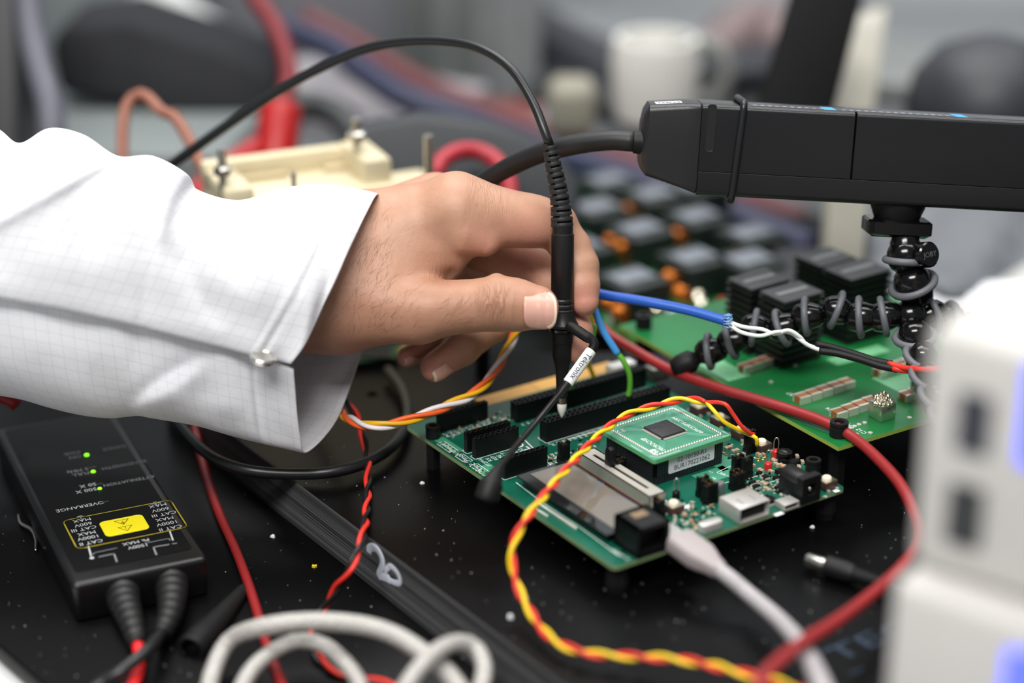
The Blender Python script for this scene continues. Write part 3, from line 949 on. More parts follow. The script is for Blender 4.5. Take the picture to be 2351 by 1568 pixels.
def hand_sdf(P):
    # palm: metacarpals and wrist
    d = capsule(P, (560, 640, -12), (760, 628, -12), 150, 176, 0.8)
    d = smin(d, capsule(P, (760, 628, -12), (900, 600, -12), 172, 150, 0.72), 10)
    d = smin(d, capsule(P, (830, 560, -14), (1045, 482, -6), 104, 83, 0.9), 10)
    d = smin(d, capsule(P, (820, 555, -30), (1000, 474, -32), 96, 79, 0.9), 8)
    d = smin(d, capsule(P, (830, 600, -44), (950, 540, -50), 80, 70), 8)
    # ball of the thumb
    d = smin(d, capsule(P, (800, 690, -2), (960, 712, 4), 108, 76, 0.9), 8)
    d = smin(d, capsule(P, (900, 628, -4), (1000, 590, -4), 76, 50, 0.9), 8)
    # skin folds of the web between thumb and forefinger
    d = smin(d, capsule(P, (1062, 540, 0), (1112, 556, -2), 48, 34), 3.5)
    d = smin(d, capsule(P, (1030, 600, -6), (1060, 566, -6), 36, 34), 4)
    # groove running into the thumb web
    d = smax(d, -capsule(P, (985, 622, 16), (1040, 640, 2), 5, 16), 4)
    t = smin(chain(P, THUMB, 4), chain(P, THUMB2, 3), 3)
    t = smin(t, capsule(P, (1140, 640, 10), (1142, 660, 12), 8, 20), 4)
    d = smin(d, t, 4)
    i1 = chain(P, INDEX, 5)
    i2 = chain(P, INDEX2, 2.0)
    d = smin(d, smin(i1, i2, 1.2), 5)
    d = smin(d, smin(chain(P, MIDDLE, 5), chain(P, MIDDLE2, 3), 2), 1.2)
    d = smin(d, chain(P, RING, 3), 1.0)
    d = smin(d, chain(P, PINKY, 3), 1.0)
    return d
def surface_nets(V, lo, h):
    nx, ny, nz = V.shape
    s = V < 0
    cell = np.zeros((nx - 1, ny - 1, nz - 1), np.int8)
    for dx in (0, 1):
        for dy in (0, 1):
            for dz in (0, 1):
                cell += s[dx:nx - 1 + dx, dy:ny - 1 + dy, dz:nz - 1 + dz]
    act = (cell > 0) & (cell < 8)
    idx = -np.ones(act.shape, np.int64)
    I, J, K = np.nonzero(act)
    idx[I, J, K] = np.arange(len(I))
    acc = np.zeros((len(I), 3)); cnt = np.zeros(len(I))
    corners = [(a, b, c) for a in (0, 1) for b in (0, 1) for c in (0, 1)]
    for p in corners:
        for q in corners:
            if sum(abs(p[i] - q[i]) for i in range(3)) == 1 and p < q:
                v0 = V[I + p[0], J + p[1], K + p[2]]; v1 = V[I + q[0], J + q[1], K + q[2]]
                m = (v0 < 0) != (v1 < 0)
                t = np.where(m, v0 / np.where(m, v0 - v1, 1), 0)
                for ax in range(3):
                    acc[:, ax] += np.where(m, p[ax] + t * (q[ax] - p[ax]), 0)
                cnt += m
    verts = np.stack([I, J, K], 1) + acc / cnt[:, None]
    verts = verts * h + np.asarray(lo)
    faces = []
    for ax in range(3):
        a, b = [(1, 2), (2, 0), (0, 1)][ax]
        sl0 = [slice(None)] * 3; sl1 = [slice(None)] * 3
        sl0[ax] = slice(0, -1); sl1[ax] = slice(1, None)
        e = s[tuple(sl0)] != s[tuple(sl1)]
        inside = s[tuple(sl0)]
        g = np.array(np.nonzero(e)).T
        ok = (g[:, a] > 0) & (g[:, b] > 0) & (g[:, a] < V.shape[a] - 1) & (g[:, b] < V.shape[b] - 1)
        g = g[ok]
        fl = inside[g[:, 0], g[:, 1], g[:, 2]]
        def gi(da, db):
            c = g.copy(); c[:, a] += da; c[:, b] += db
            return idx[c[:, 0], c[:, 1], c[:, 2]]
        q = np.stack([gi(-1, -1), gi(0, -1), gi(0, 0), gi(-1, 0)], 1)
        q[~fl] = q[~fl][:, ::-1]
        faces.append(q)
    return verts, np.concatenate(faces)
H_ = 0.85
lo = np.array([575 / PXM, -905 / PXM, -74.0]); hi = np.array([1400 / PXM, -370 / PXM, 34.0])
nn = np.ceil((hi - lo) / H_).astype(int)
gx = (lo[0] + H_ * np.arange(nn[0])).astype(np.float32)[:, None, None]
gy = (lo[1] + H_ * np.arange(nn[1])).astype(np.float32)[None, :, None]
gz = (lo[2] + H_ * np.arange(nn[2])).astype(np.float32)[None, None, :]
Vh = hand_sdf((gx, gy, gz))
Vh[0] = np.maximum(Vh[0], 0.1)
hv, hf = surface_nets(Vh, lo, H_)
del Vh
def hand_world(v):                                # (n,3) hand space -> world mm
    return Dn(np.stack([v[:, 0] * PXM, -v[:, 1] * PXM, HD - v[:, 2]], 1))
hw = hand_world(hv)
# colour fields that belong to the skin itself
def near(pts, rad):
    r = np.zeros(len(hv))
    for (px, py, w, k) in pts:
        q = np.array([px / PXM, -py / PXM, w])
        r = np.maximum(r, k * np.clip(1 - np.linalg.norm(hv - q, axis=1) / rad, 0, 1))
    return r
pink = near([(1341, 700, -8, 1), (1326, 815, -12, .8), (998, 848, -18, .9), (935, 822, -28, .9), (1250, 690, 14, .35), (1220, 540, -2, .7), (1190, 550, 0, .6), (1110, 560, 2, .5), (1200, 615, -26, .7)], 15)
tan_ = near([(850, 740, 20, .8), (950, 740, 16, .6), (1000, 640, 8, .8), (800, 620, 26, .4), (1040, 740, 14, .6), (1140, 700, 22, .5)], 26)
person = thing("person", "left hand in a white lab-coat sleeve pinching a black probe", "person", tuple(D(300, 700, HD)))
porg = np.array(D(300, 700, HD))
me = bpy.data.meshes.new("hand")
me.from_pydata(((hw - porg) * S).tolist(), [], hf.tolist())
me.polygons.foreach_set('use_smooth', [True] * len(me.polygons))
at = me.color_attributes.new("skin", 'FLOAT_COLOR', 'POINT')
at.data.foreach_set('color', np.stack([pink, tan_, np.zeros_like(pink), np.ones_like(pink)], 1).astype(np.float32).ravel())
uvl = me.attributes.new("flat", 'FLOAT_VECTOR', 'POINT')
uvl.data.foreach_set('vector', np.stack([hv[:, 0], hv[:, 1], hv[:, 2]], 1).astype(np.float32).ravel())
hand = bpy.data.objects.new("hand", me)
COL.objects.link(hand)
hand.parent = person
def skin_material():
    m = bpy.data.materials.new("skin")
    m.use_nodes = True
    nt = m.node_tree
    N, Lk = nt.nodes, nt.links
    b = N["Principled BSDF"]
    vc = N.new('ShaderNodeVertexColor'); vc.layer_name = "skin"
    sep = N.new('ShaderNodeSeparateColor'); Lk.new(vc.outputs['Color'], sep.inputs[0])
    fl = N.new('ShaderNodeAttribute'); fl.attribute_name = "flat"
    def mix(fac, a, b_):
        x = N.new('ShaderNodeMix'); x.data_type = 'RGBA'
        if isinstance(fac, float): x.inputs[0].default_value = fac
        else: Lk.new(fac, x.inputs[0])
        for i, c in ((6, a), (7, b_)):
            if isinstance(c, tuple): x.inputs[i].default_value = c
            else: Lk.new(c, x.inputs[i])
        return x.outputs[2]
    n1 = N.new('ShaderNodeTexNoise'); n1.inputs['Scale'].default_value = 0.16; n1.inputs['Detail'].default_value = 5
    Lk.new(fl.outputs['Vector'], n1.inputs['Vector'])
    base = mix(n1.outputs['Fac'], lin((174, 128, 103)), lin((198, 153, 128)))
    base = mix(sep.outputs[1], base, lin((158, 110, 86)))
    base = mix(sep.outputs[0], base, lin((206, 140, 124)))
    BASE = base
    b.inputs['Roughness'].default_value = 0.45
    b.inputs['Specular IOR Level'].default_value = 0.42
    b.inputs['Subsurface Weight'].default_value = 0.12
    b.inputs['Subsurface Radius'].default_value = (0.003, 0.0012, 0.0006)
    b.inputs['Subsurface Scale'].default_value = 1.0
    # fine skin relief: crossing lines plus knuckle creases
    vor = N.new('ShaderNodeTexVoronoi'); vor.feature = 'DISTANCE_TO_EDGE'; vor.inputs['Scale'].default_value = 1.7
    mp = N.new('ShaderNodeMapping'); mp.inputs['Scale'].default_value = (1.0, 0.55, 0.7); mp.inputs['Rotation'].default_value = (0, 0, 0.3)
    Lk.new(fl.outputs['Vector'], mp.inputs[0])
    Lk.new(mp.outputs[0], vor.inputs['Vector'])
    mpw = N.new('ShaderNodeMapping'); mpw.inputs['Scale'].default_value = (0.62, 0.10, 0.10)
    Lk.new(fl.outputs['Vector'], mpw.inputs[0])
    wav = N.new('ShaderNodeTexNoise'); wav.inputs['Scale'].default_value = 1.0; wav.inputs['Detail'].default_value = 2.0; wav.inputs['Distortion'].default_value = 0.5
    Lk.new(mpw.outputs[0], wav.inputs['Vector'])
    def mask(px, py, w, rad):
        d = N.new('ShaderNodeVectorMath'); d.operation = 'DISTANCE'
        Lk.new(fl.outputs['Vector'], d.inputs[0]); d.inputs[1].default_value = (px / PXM, -py / PXM, w)
        r = N.new('ShaderNodeMapRange'); r.inputs['From Min'].default_value = rad; r.inputs['From Max'].default_value = rad * 0.35
        Lk.new(d.outputs['Value'], r.inputs['Value'])
        return r.outputs['Result']
    def math_(op, a, c):
        x = N.new('ShaderNodeMath'); x.operation = op
        for i, v in ((0, a), (1, c)):
            if isinstance(v, (int, float)): x.inputs[i].default_value = v
            else: Lk.new(v, x.inputs[i])
        return x.outputs[0]
    mk = math_('MAXIMUM', mask(1138, 700, 21, 11), math_('MULTIPLY', mask(1015, 640, 6, 10), 0.45))
    mk = math_('MAXIMUM', mk, math_('MULTIPLY', mask(1120, 450, 2, 14), 0.35))
    pw = math_('MINIMUM', math_('MULTIPLY', math_('ABSOLUTE', math_('SUBTRACT', wav.outputs['Fac'], 0.5), 0), 6.0), 0.6)
    knuck = math_('MULTIPLY', pw, math_('MULTIPLY', mk, 2.2))
    crease = math_('MULTIPLY', math_('SUBTRACT', 0.6, pw), math_('MULTIPLY', mk, 0.55))
    Lk.new(mix(crease, BASE, lin((128, 84, 64))), b.inputs['Base Color'])
    hgt = math_('ADD', math_('MULTIPLY', math_('MINIMUM', vor.outputs['Distance'], 0.2), 0.5), knuck)
    n2 = N.new('ShaderNodeTexNoise'); n2.inputs['Scale'].default_value = 0.5; n2.inputs['Detail'].default_value = 4
    Lk.new(fl.outputs['Vector'], n2.inputs['Vector'])
    hgt = math_('ADD', hgt, math_('MULTIPLY', n2.outputs['Fac'], 0.5))
    bp = N.new('ShaderNodeBump'); bp.inputs['Strength'].default_value = 0.55; bp.inputs['Distance'].default_value = 0.0004
    Lk.new(hgt, bp.inputs['Height']); Lk.new(bp.outputs['Normal'], b.inputs['Normal'])
    return m
me.materials.append(skin_material())
# surface probe: w of the skin's front at a pixel
def skin_ws(px, py, w0=30.0):                     # arrays
    px = np.asarray(px, float); py = np.asarray(py, float)
    w = np.full(px.shape, w0)
    for _ in range(45):
        d = hand_sdf((px / PXM, -py / PXM, w))
        w = np.where((d > 0.02) & (w > -70), w - np.maximum(d * 0.6, 0.02), w)
    return w
_sw_x = np.arange(1196, 1256, 1.0)
_sw_w = skin_ws(_sw_x, np.full(_sw_x.shape, 708.0))
def skin_w(px, py):                               # along the thumb's ridge
    return float(np.interp(px, _sw_x, _sw_w))
m_nail = mat("nail_plate", (218, 166, 150), 0.28, spec=0.5, var=0.05, nscale=200, sss=0.1)
m_nailedge = mat("nail_tip", (236, 214, 190), 0.35, var=0.03)
# thumb nail, lying on the thumb and following its curve
def nail_patch(fn, nu, nv, name, m, parent, thick=0.35):
    vs_ = []
    for i in range(nu + 1):
        for j in range(nv + 1):
            vs_.append(fn(i / nu, j / nv))
    fs_ = [(i * (nv + 1) + j, (i + 1) * (nv + 1) + j, (i + 1) * (nv + 1) + j + 1, i * (nv + 1) + j + 1) for i in range(nu) for j in range(nv)]
    mb = MB().add(np.asarray(vs_) - porg, fs_)
    o = mb.build(name, m, parent, True)
    md = o.modifiers.new("thickness", 'SOLIDIFY'); md.thickness = thick * S; md.offset = 1
    return o
def thumb_nail_pt(u, v, cx=1240.0, cy=712.0, hx=37.0, hy=42.5):
    # square -> superellipse outline
    a_, c_ = 2 * u - 1, 2 * v - 1
    m_ = max(abs(a_), abs(c_), 1e-6)
    th = math.atan2(c_, a_)
    e_ = 3.0 if math.cos(th) > 0 else 4.2
    rad = 1.0 / (abs(math.cos(th)) ** e_ + abs(math.sin(th)) ** e_) ** (1 / e_)
    ex, ey = m_ * rad * math.cos(th), m_ * rad * math.sin(th)
    x, y = cx + hx * ex, cy + hy * ey + 2 * ex
    wc = skin_w(min(max(x, 1200), 1252), 708)
    w = wc + 0.9 - 4.4 * abs(ey) ** 2.2 - (1.6 * (ex - 0.3) ** 2 if ex > 0.3 else 0)
    return D(x, y, HD - w)
nail_patch(thumb_nail_pt, 24, 24, "thumb_nail", m_nail, person)
def thumb_edge_pt(u, v):
    th = (v - 0.5) * 2 * math.radians(62)
    e_ = 3.0
    rad = 1.0 / (abs(math.cos(th)) ** e_ + abs(math.sin(th)) ** e_) ** (1 / e_) * (0.90 + 0.13 * u)
    ex, ey = rad * math.cos(th), rad * math.sin(th)
    x, y = 1240 + 37 * ex, 712 + 42.5 * ey + 2 * ex
    wc = skin_w(min(max(x, 1200), 1252), 708)
    w = wc + 1.15 - 4.4 * abs(ey) ** 2.2 - (1.6 * (ex - 0.3) ** 2 if ex > 0.3 else 0)
    return D(x, y, HD - w)
nail_patch(thumb_edge_pt, 4, 24, "nail_edge", m_nailedge, person, 0.3)
# nails of the curled fingers, seen almost from their edge
def fingernail(cx, cy, w, ax, half_l, half_w, nrm2, parent):
    ax = np.array(ax, float); ax /= np.linalg.norm(ax)
    n2 = np.array(nrm2, float); n2 -= ax * (n2 @ ax); n2 /= np.linalg.norm(n2)
    s_ = np.cross(n2, ax)
    c = np.array([cx / PXM, -cy / PXM, w])
    def fn(u, v):
        a, bb = (u - 0.5) * 2, (v - 0.5) * 2
        wd = half_w * (1 - 0.25 * max(0, a) ** 3 - 0.1 * max(0, -a) ** 2)
        q = c + ax * a * half_l + s_ * bb * wd - n2 * (abs(bb) ** 2 * half_w * 0.42)
        for _ in range(4):
            f0 = float(hand_sdf(tuple(np.array(t) for t in q)))
            g = np.array([float(hand_sdf(tuple(np.array(t) for t in q + np.eye(3)[i] * 0.2))) - f0 for i in range(3)])
            g /= np.linalg.norm(g) + 1e-9
            q = q - g * (f0 - 0.12)
        return hand_world(q[None])[0]
    o = nail_patch(fn, 8, 8, "fingernail", m_nail, parent, 0.4)
    def fn2(u, v): return fn(0.86 + 0.2 * u, v)
    nail_patch(fn2, 3, 8, "nail_edge", m_nailedge, parent, 0.5)
fingernail(1022, 862, -16, (-0.85, -0.5, 0.1), 4.6, 4.2, (0.45, -0.7, 0.55), person)
fingernail(944, 832, -24, (-0.9, -0.35, 0.1), 2.8, 3.0, (0.5, -0.65, 0.55), person)
# fine dark hairs on wrist and back of the hand
rng = random.Random(11)
mb = MB(); hairs = []
for (x0, x1, y0, y1, cnt, ang) in ((750, 900, 560, 770, 130, 62), (840, 960, 620, 760, 44, 38), (1000, 1095, 690, 752, 34, 35), (790, 900, 480, 620, 44, 70)):
    for _ in range(cnt):
        px, py = rng.uniform(x0, x1), rng.uniform(y0, y1)
        if px < 870 - (py - 440) * 0.47 + 8: continue
        a = math.radians(ang + rng.uniform(-28, 28))
        L_ = rng.uniform(14, 34)
        c = rng.uniform(-0.5, 0.5)
        for k in range(5):
            t_ = k / 4
            hairs.append((px + math.cos(a + c * t_) * L_ * t_, py - math.sin(a + c * t_) * L_ * t_, t_))
hairs = np.array(hairs)
hw_ = skin_ws(hairs[:, 0], hairs[:, 1])
HP = Dn(np.stack([hairs[:, 0], hairs[:, 1], HD - (hw_ + 0.1 + 0.6 * hairs[:, 2])], 1)) - porg
for k in range(0, len(HP), 5):
    mb.tube(HP[k:k + 5], [0.028, 0.028, 0.026, 0.02, 0.01], 3, False)
o = mb.build("arm_hair", mat("dark_hair", (84, 60, 48), 0.5), person, True)
o['kind'] = 'stuff'

# ---- sleeve: rings of (px, py, w) running from the upper slit edge over the top and back round to the lower slit edge
RINGS = [
    [(-260, 640, 44), (-250, 600, 48), (-230, 490, 50), (-205, 370, 38), (-180, 262, 8), (-165, 360, -42), (-170, 580, -56), (-190, 760, -50), (-225, 850, -30), (-250, 862, 0), (-262, 800, 26), (-264, 655, 43)],
    [(-110, 668, 43), (-100, 625, 47), (-75, 505, 48), (-45, 380, 36), (-22, 288, 8), (-10, 370, -40), (-15, 590, -55), (-35, 770, -49), (-70, 868, -29), (-100, 884, 0), (-115, 820, 26), (-114, 683, 42)],
    [(-45, 680, 42), (-36, 637, 46), (-10, 520, 45), (18, 405, 34), (42, 328, 6), (55, 390, -40), (50, 600, -55), (30, 775, -49), (-10, 880, -29), (-40, 900, 0), (-50, 832, 26), (-48, 695, 41)],
    [(20, 690, 42), (30, 648, 45), (58, 525, 46), (86, 395, 38), (112, 294, 10), (135, 380, -40), (130, 600, -54), (110, 780, -48), (70, 890, -28), (40, 914, 0), (25, 845, 26), (16, 705, 41)],
    [(85, 702, 41), (96, 662, 44), (128, 540, 46), (160, 405, 38), (190, 308, 12), (215, 400, -39), (210, 610, -53), (190, 785, -47), (145, 900, -27), (110, 935, 0), (92, 862, 25), (80, 718, 40)],
    [(150, 714, 40), (160, 676, 43), (198, 555, 45), (232, 425, 36), (268, 357, 10), (290, 420, -38), (285, 620, -52), (265, 790, -46), (218, 910, -26), (180, 952, 0), (160, 880, 24), (145, 730, 39)],
    [(222, 730, 39), (232, 692, 42), (266, 575, 45), (306, 440, 38), (348, 357, 14), (370, 430, -37), (360, 630, -51), (338, 795, -45), (288, 912, -25), (248, 960, 0), (228, 890, 23), (217, 745, 38)],
    [(290, 745, 38), (300, 708, 41), (336, 595, 44), (378, 468, 36), (424, 396, 12), (442, 470, -36), (425, 645, -50), (400, 800, -44), (355, 910, -24), (312, 955, 2), (294, 896, 22), (285, 760, 37)],
    [(330, 754, 37), (342, 716, 40), (378, 606, 42), (418, 495, 32), (450, 434, 4), (468, 490, -36), (455, 655, -49), (430, 806, -43), (386, 914, -23), (346, 960, 3), (330, 902, 22), (326, 768, 36)],
    [(430, 780, 36), (448, 738, 39), (486, 632, 40), (520, 530, 30), (546, 459, 2), (562, 520, -36), (550, 680, -48), (530, 820, -42), (490, 924, -22), (450, 978, 4), (432, 920, 22), (426, 794, 35)],
    [(510, 800, 34), (530, 757, 37), (572, 648, 38.5), (612, 530, 28), (646, 432, 0), (662, 500, -35), (648, 670, -46), (625, 812, -40), (578, 930, -21), (530, 1000, 5), (512, 942, 20), (506, 813, 33)],
    [(575, 817, 32), (600, 772, 35), (650, 658, 37), (700, 530, 26), (738, 424, 0), (752, 480, -34), (738, 660, -45), (716, 806, -38), (662, 940, -20), (602, 1018, 6), (585, 962, 18), (572, 830, 31)],
    [(640, 830, 30.5), (672, 780, 33.5), (722, 664, 35.5), (775, 540, 25), (822, 436, 1), (836, 490, -33), (818, 670, -43), (794, 810, -37), (736, 955, -20), (668, 1032, 5), (652, 984, 15), (638, 842, 29.5)],
    [(668, 836, 30), (705, 784, 33), (756, 672, 34), (812, 552, 24), (865, 446, 2), (876, 500, -32), (856, 680, -42), (829, 814, -36), (772, 966, -20), (705, 1040, 4), (689, 1000, 14), (672, 848, 29)],
]
RG = np.array(RINGS, float)
for k_x in (1, 2):                                 # the sleeve runs on past the frame
    RG = np.concatenate([RG[:1] + np.array([-190.0, -26.0, 1.0]), RG], 0)
for i_ in range(len(RG) - 1):                      # the lower panel tucks under the upper one
    k_t = 1.0 if i_ < len(RG) - 2 else 0.4
    RG[i_, 11, 1] = RG[i_, 11, 1] * (1 - k_t) + (RG[i_, 0, 1] - 14) * k_t
    RG[i_, 11, 2] = RG[i_, 0, 2] - 2.4
NV = 150
def dense(ringlist, sub):
    out = []
    for c in range(ringlist.shape[1]):
        out.append(spline(ringlist[:, c, :], sub))
    return np.stack(out, 1)
G = dense(RG, 12)                                  # along the arm
rows = []
for r in G:
    q = spline(r, 16)
    q2, _ = resample(np.column_stack([q[:, 0] / PXM, q[:, 1] / PXM, q[:, 2]]), 0.1)
    # keep a fixed number of points, spaced along the girth
    s_ = np.concatenate([[0], np.cumsum(np.linalg.norm(np.diff(np.column_stack([q[:, 0] / PXM, q[:, 1] / PXM, q[:, 2]]), axis=0), axis=1))])
    t_ = np.linspace(0, s_[-1], NV)
    rows.append(np.column_stack([np.interp(t_, s_, q[:, i]) for i in range(3)] + [t_]))
G = np.asarray(rows)                               # (nu, NV, 4): px, py, w, girth mm
def seg_dist(px, py, pts):
    best = np.full(px.shape, 1e9); side = np.zeros(px.shape); tt = np.zeros(px.shape)
    tot = len(pts) - 1
    for k, (a, b_) in enumerate(zip(pts[:-1], pts[1:])):
        ax, ay = a; bx, by = b_
        dx, dy = bx - ax, by - ay
        L2 = dx * dx + dy * dy
        h = np.clip(((px - ax) * dx + (py - ay) * dy) / L2, 0, 1)
        qx, qy = px - ax - h * dx, py - ay - h * dy
        d = np.hypot(qx, qy)
        m = d < best
        best = np.where(m, d, best)
        side = np.where(m, np.sign(dx * qy - dy * qx), side)
        tt = np.where(m, (k + h) / tot, tt)
    return best * side, tt
PX, PY, W = G[:, :, 0].copy(), G[:, :, 1].copy(), G[:, :, 2].copy()
front = np.clip((W + 6) / 14, 0, 1)
def ridge(pts, hgt, wl, wr, fade=0.12):
    """fold: asymmetric crest; wl / wr widths in px on the two sides"""
    global W
    d, t = seg_dist(PX, PY, pts)
    f = np.where(d < 0, np.exp(-(d / wl) ** 2), np.exp(-(d / wr) ** 2))
    e = np.clip(np.minimum(t, 1 - t) / fade, 0, 1) if fade else 1.0
    W = W + hgt * f * e * front
ridge([(285, 352), (200, 398), (100, 456), (0, 512), (-80, 550)], 3.6, 12, 80, 0.15)
ridge([(255, 372), (180, 396), (90, 440), (0, 488), (-80, 525)], -0.7, 26, 16, 0.15)
ridge([(380, 540), (450, 660), (520, 750)], -2.6, 26, 26, 0.25)
ridge([(440, 520), (520, 640), (590, 720)], 1.8, 30, 34, 0.3)
ridge([(300, 948), (385, 892), (480, 832)], 4.0, 14, 40, 0.3)
ridge([(290, 925), (380, 870), (470, 815)], -2.4, 24, 20, 0.3)
ridge([(0, 760), (150, 800), (300, 840)], 2.2, 40, 50, 0.3)
ridge([(0, 600), (150, 620), (320, 640)], 1.6, 50, 60, 0.3)
ridge([(560, 460), (640, 520), (690, 560)], -2.0, 30, 30, 0.3)
ridge([(790, 445), (735, 570), (678, 690), (600, 815)], -0.9, 5, 5, 0.0)
ridge([(775, 440), (720, 565), (663, 682), (588, 808)], 0.7, 6, 6, 0.0)
ridge([(578, 835), (585, 900), (600, 1015)], -0.9, 5, 5, 0.0)
ridge([(350, 905), (480, 935), (560, 950)], 1.6, 30, 36, 0.3)
# edge of the upper slit panel rolls slightly outward
lift = np.exp(-((np.arange(NV)) / 5.0) ** 2)[None, :]
W = W + 1.6 * lift
nrg = np.random.default_rng(5)
a_ = np.linspace(0, 1, G.shape[0])[:, None]; b_ = np.linspace(0, 1, NV)[None, :]
for k in range(10):
    fa, fb, ph = nrg.uniform(2, 9), nrg.uniform(2, 8), nrg.uniform(0, 6.3)
    W = W + 0.28 * np.sin(2 * math.pi * (fa * a_ + fb * b_) + ph)
SV = Dn(np.stack([PX.ravel(), PY.ravel(), HD - W.ravel()], 1)) - porg
nu_, nv_ = PX.shape
fs_ = [(i * nv_ + j, (i + 1) * nv_ + j, (i + 1) * nv_ + j + 1, i * nv_ + j + 1) for i in range(nu_ - 1) for j in range(nv_ - 1)]
me = bpy.data.meshes.new("sleeve")
me.from_pydata((SV * S).tolist(), [], fs_)
me.polygons.foreach_set('use_smooth', [True] * len(me.polygons))
# cloth coordinates in millimetres: along the arm and round the girth
P3 = Dn(np.stack([G[:, :, 0].ravel(), G[:, :, 1].ravel(), HD - G[:, :, 2].ravel()], 1)).reshape(nu_, nv_, 3)
du = np.concatenate([np.zeros((1, nv_)), np.cumsum(np.linalg.norm(np.diff(P3, axis=0), axis=2), axis=0)], 0)
du = du - du[-1:]
gv = G[:, :, 3] + np.zeros_like(du)
gv = np.where(np.arange(nv_)[None, :] > nv_ * 0.62, gv - gv[:, -1:] + 300.0, gv)
cl = me.attributes.new("cloth", 'FLOAT_VECTOR', 'POINT')
cl.data.foreach_set('vector', np.stack([du.ravel(), gv.ravel(), np.zeros(du.size)], 1).astype(np.float32).ravel())
sleeve = bpy.data.objects.new("lab_coat_sleeve", me)
COL.objects.link(sleeve)
sleeve.parent = person
md = sleeve.modifiers.new("cloth_thickness", 'SOLIDIFY'); md.thickness = 0.7 * S; md.offset = -1
def cloth_material():
    m = bpy.data.materials.new("lab_coat_cloth")
    m.use_nodes = True
    nt = m.node_tree; N, Lk = nt.nodes, nt.links
    b = N["Principled BSDF"]
    at_ = N.new('ShaderNodeAttribute'); at_.attribute_name = "cloth"
    wn = N.new('ShaderNodeTexNoise'); wn.inputs['Scale'].default_value = 0.06; wn.inputs['Detail'].default_value = 2
    Lk.new(at_.outputs['Vector'], wn.inputs['Vector'])
    sep = N.new('ShaderNodeSeparateXYZ'); Lk.new(at_.outputs['Vector'], sep.inputs[0])
    def M2(op, a, c=0.0):
        x = N.new('ShaderNodeMath'); x.operation = op
        for i, v in ((0, a), (1, c)):
            if isinstance(v, (int, float)): x.inputs[i].default_value = v
            else: Lk.new(v, x.inputs[i])
        return x.outputs[0]
    def lines(coord, other, pitch, width, dash):
        f = M2('ABSOLUTE', M2('SUBTRACT', M2('FRACT', M2('DIVIDE', coord, pitch)), 0.5))
        ln = M2('LESS_THAN', f, width / pitch / 2)
        ds = M2('GREATER_THAN', M2('FRACT', M2('DIVIDE', other, dash)), 0.35)
        return M2('MULTIPLY', ln, ds)
    wob = M2('MULTIPLY', wn.outputs['Fac'], 1.0)
    cu_ = M2('ADD', sep.outputs[0], wob); cv_ = M2('ADD', sep.outputs[1], wob)
    g = M2('MAXIMUM', lines(cv_, cu_, 5.0, 0.22, 1.0), lines(cu_, cv_, 5.0, 0.20, 1.3))
    mx = N.new('ShaderNodeMix'); mx.data_type = 'RGBA'
    mx.inputs[6].default_value = lin((216, 216, 220)); mx.inputs[7].default_value = lin((178, 181, 195))
    Lk.new(g, mx.inputs[0]); Lk.new(mx.outputs[2], b.inputs['Base Color'])
    b.inputs['Roughness'].default_value = 0.8
    b.inputs['Specular IOR Level'].default_value = 0.2
    # plain weave relief
    w1 = N.new('ShaderNodeTexWave'); w1.inputs['Scale'].default_value = 0.7; w1.bands_direction = 'X'
    w2 = N.new('ShaderNodeTexWave'); w2.inputs['Scale'].default_value = 0.7; w2.bands_direction = 'Y'
    Lk.new(at_.outputs['Vector'], w1.inputs['Vector']); Lk.new(at_.outputs['Vector'], w2.inputs['Vector'])
    n2 = N.new('ShaderNodeTexNoise'); n2.inputs['Scale'].default_value = 0.22; n2.inputs['Detail'].default_value = 3
    Lk.new(at_.outputs['Vector'], n2.inputs['Vector'])
    hh = M2('ADD', M2('MULTIPLY', M2('ADD', w1.outputs['Fac'], w2.outputs['Fac']), 0.12), M2('MULTIPLY', n2.outputs['Fac'], 0.9))
    bp = N.new('ShaderNodeBump'); bp.inputs['Strength'].default_value = 0.5; bp.inputs['Distance'].default_value = 0.0006
    Lk.new(hh, bp.inputs['Height']); Lk.new(bp.outputs['Normal'], b.inputs['Normal'])
    return m
me.materials.append(cloth_material())
# metal snap button holding the cuff slit
sc = D(604, 822, HD - 37.0) - porg
snap = thing("snap_button", None, None); snap.parent = person
MB().lathe([(0.5, 0), (5.4, 0.1), (5.8, 0.6), (5.3, 1.2), (4.2, 1.3), (3.8, 0.9), (0.3, 0.8)], n=28).build("snap_cap", M_silver, snap, True, auto=0.7)
MB().lathe([(4.4, -1.6), (5.0, -1.2), (4.9, -0.3), (4.4, 0)], n=28).build("snap_socket", M_silver, snap, True, auto=0.7)
snap.location = tuple(sc * S)
snap.scale = (0.92, 0.92, 1.0)
snap.rotation_euler = (math.radians(4), math.radians(10), 0)
# forearm inside the sleeve
# ---------------------------------------------------------------- the probe in the hand
tipP = D(1290, 958, 818); topP = D(1292, 535, 800.5)
axis = topP - tipP; PLEN = np.linalg.norm(axis); axis /= PLEN
Xa = np.array([1.0, 0, 0]) - axis * axis[0]; Xa /= np.linalg.norm(Xa)
Ya = np.cross(axis, Xa)
probe = thing("oscilloscope_probe", "slim black oscilloscope probe held upright, its white tip touching the long header", "probe", matrix=frame_matrix(tipP, Xa, Ya, axis))
PINV = np.array([Xa, Ya, axis])
def to_probe(P): return (np.asarray(P) - tipP) @ PINV.T
k_ = PLEN / (958 - 535)                           # mm per pixel row along the probe
def pz_(py): return (958 - py) * k_
def pr_(hw): return hw / (FPX / 808.0)
MB().lathe([(pr_(2), 0), (pr_(5), pz_(953)), (pr_(10), pz_(940)), (pr_(11), pz_(930)), (pr_(10.5), pz_(926))], n=20).build("probe_tip", mat("tip_white", (236, 234, 228), 0.4), probe, True, auto=0.9)
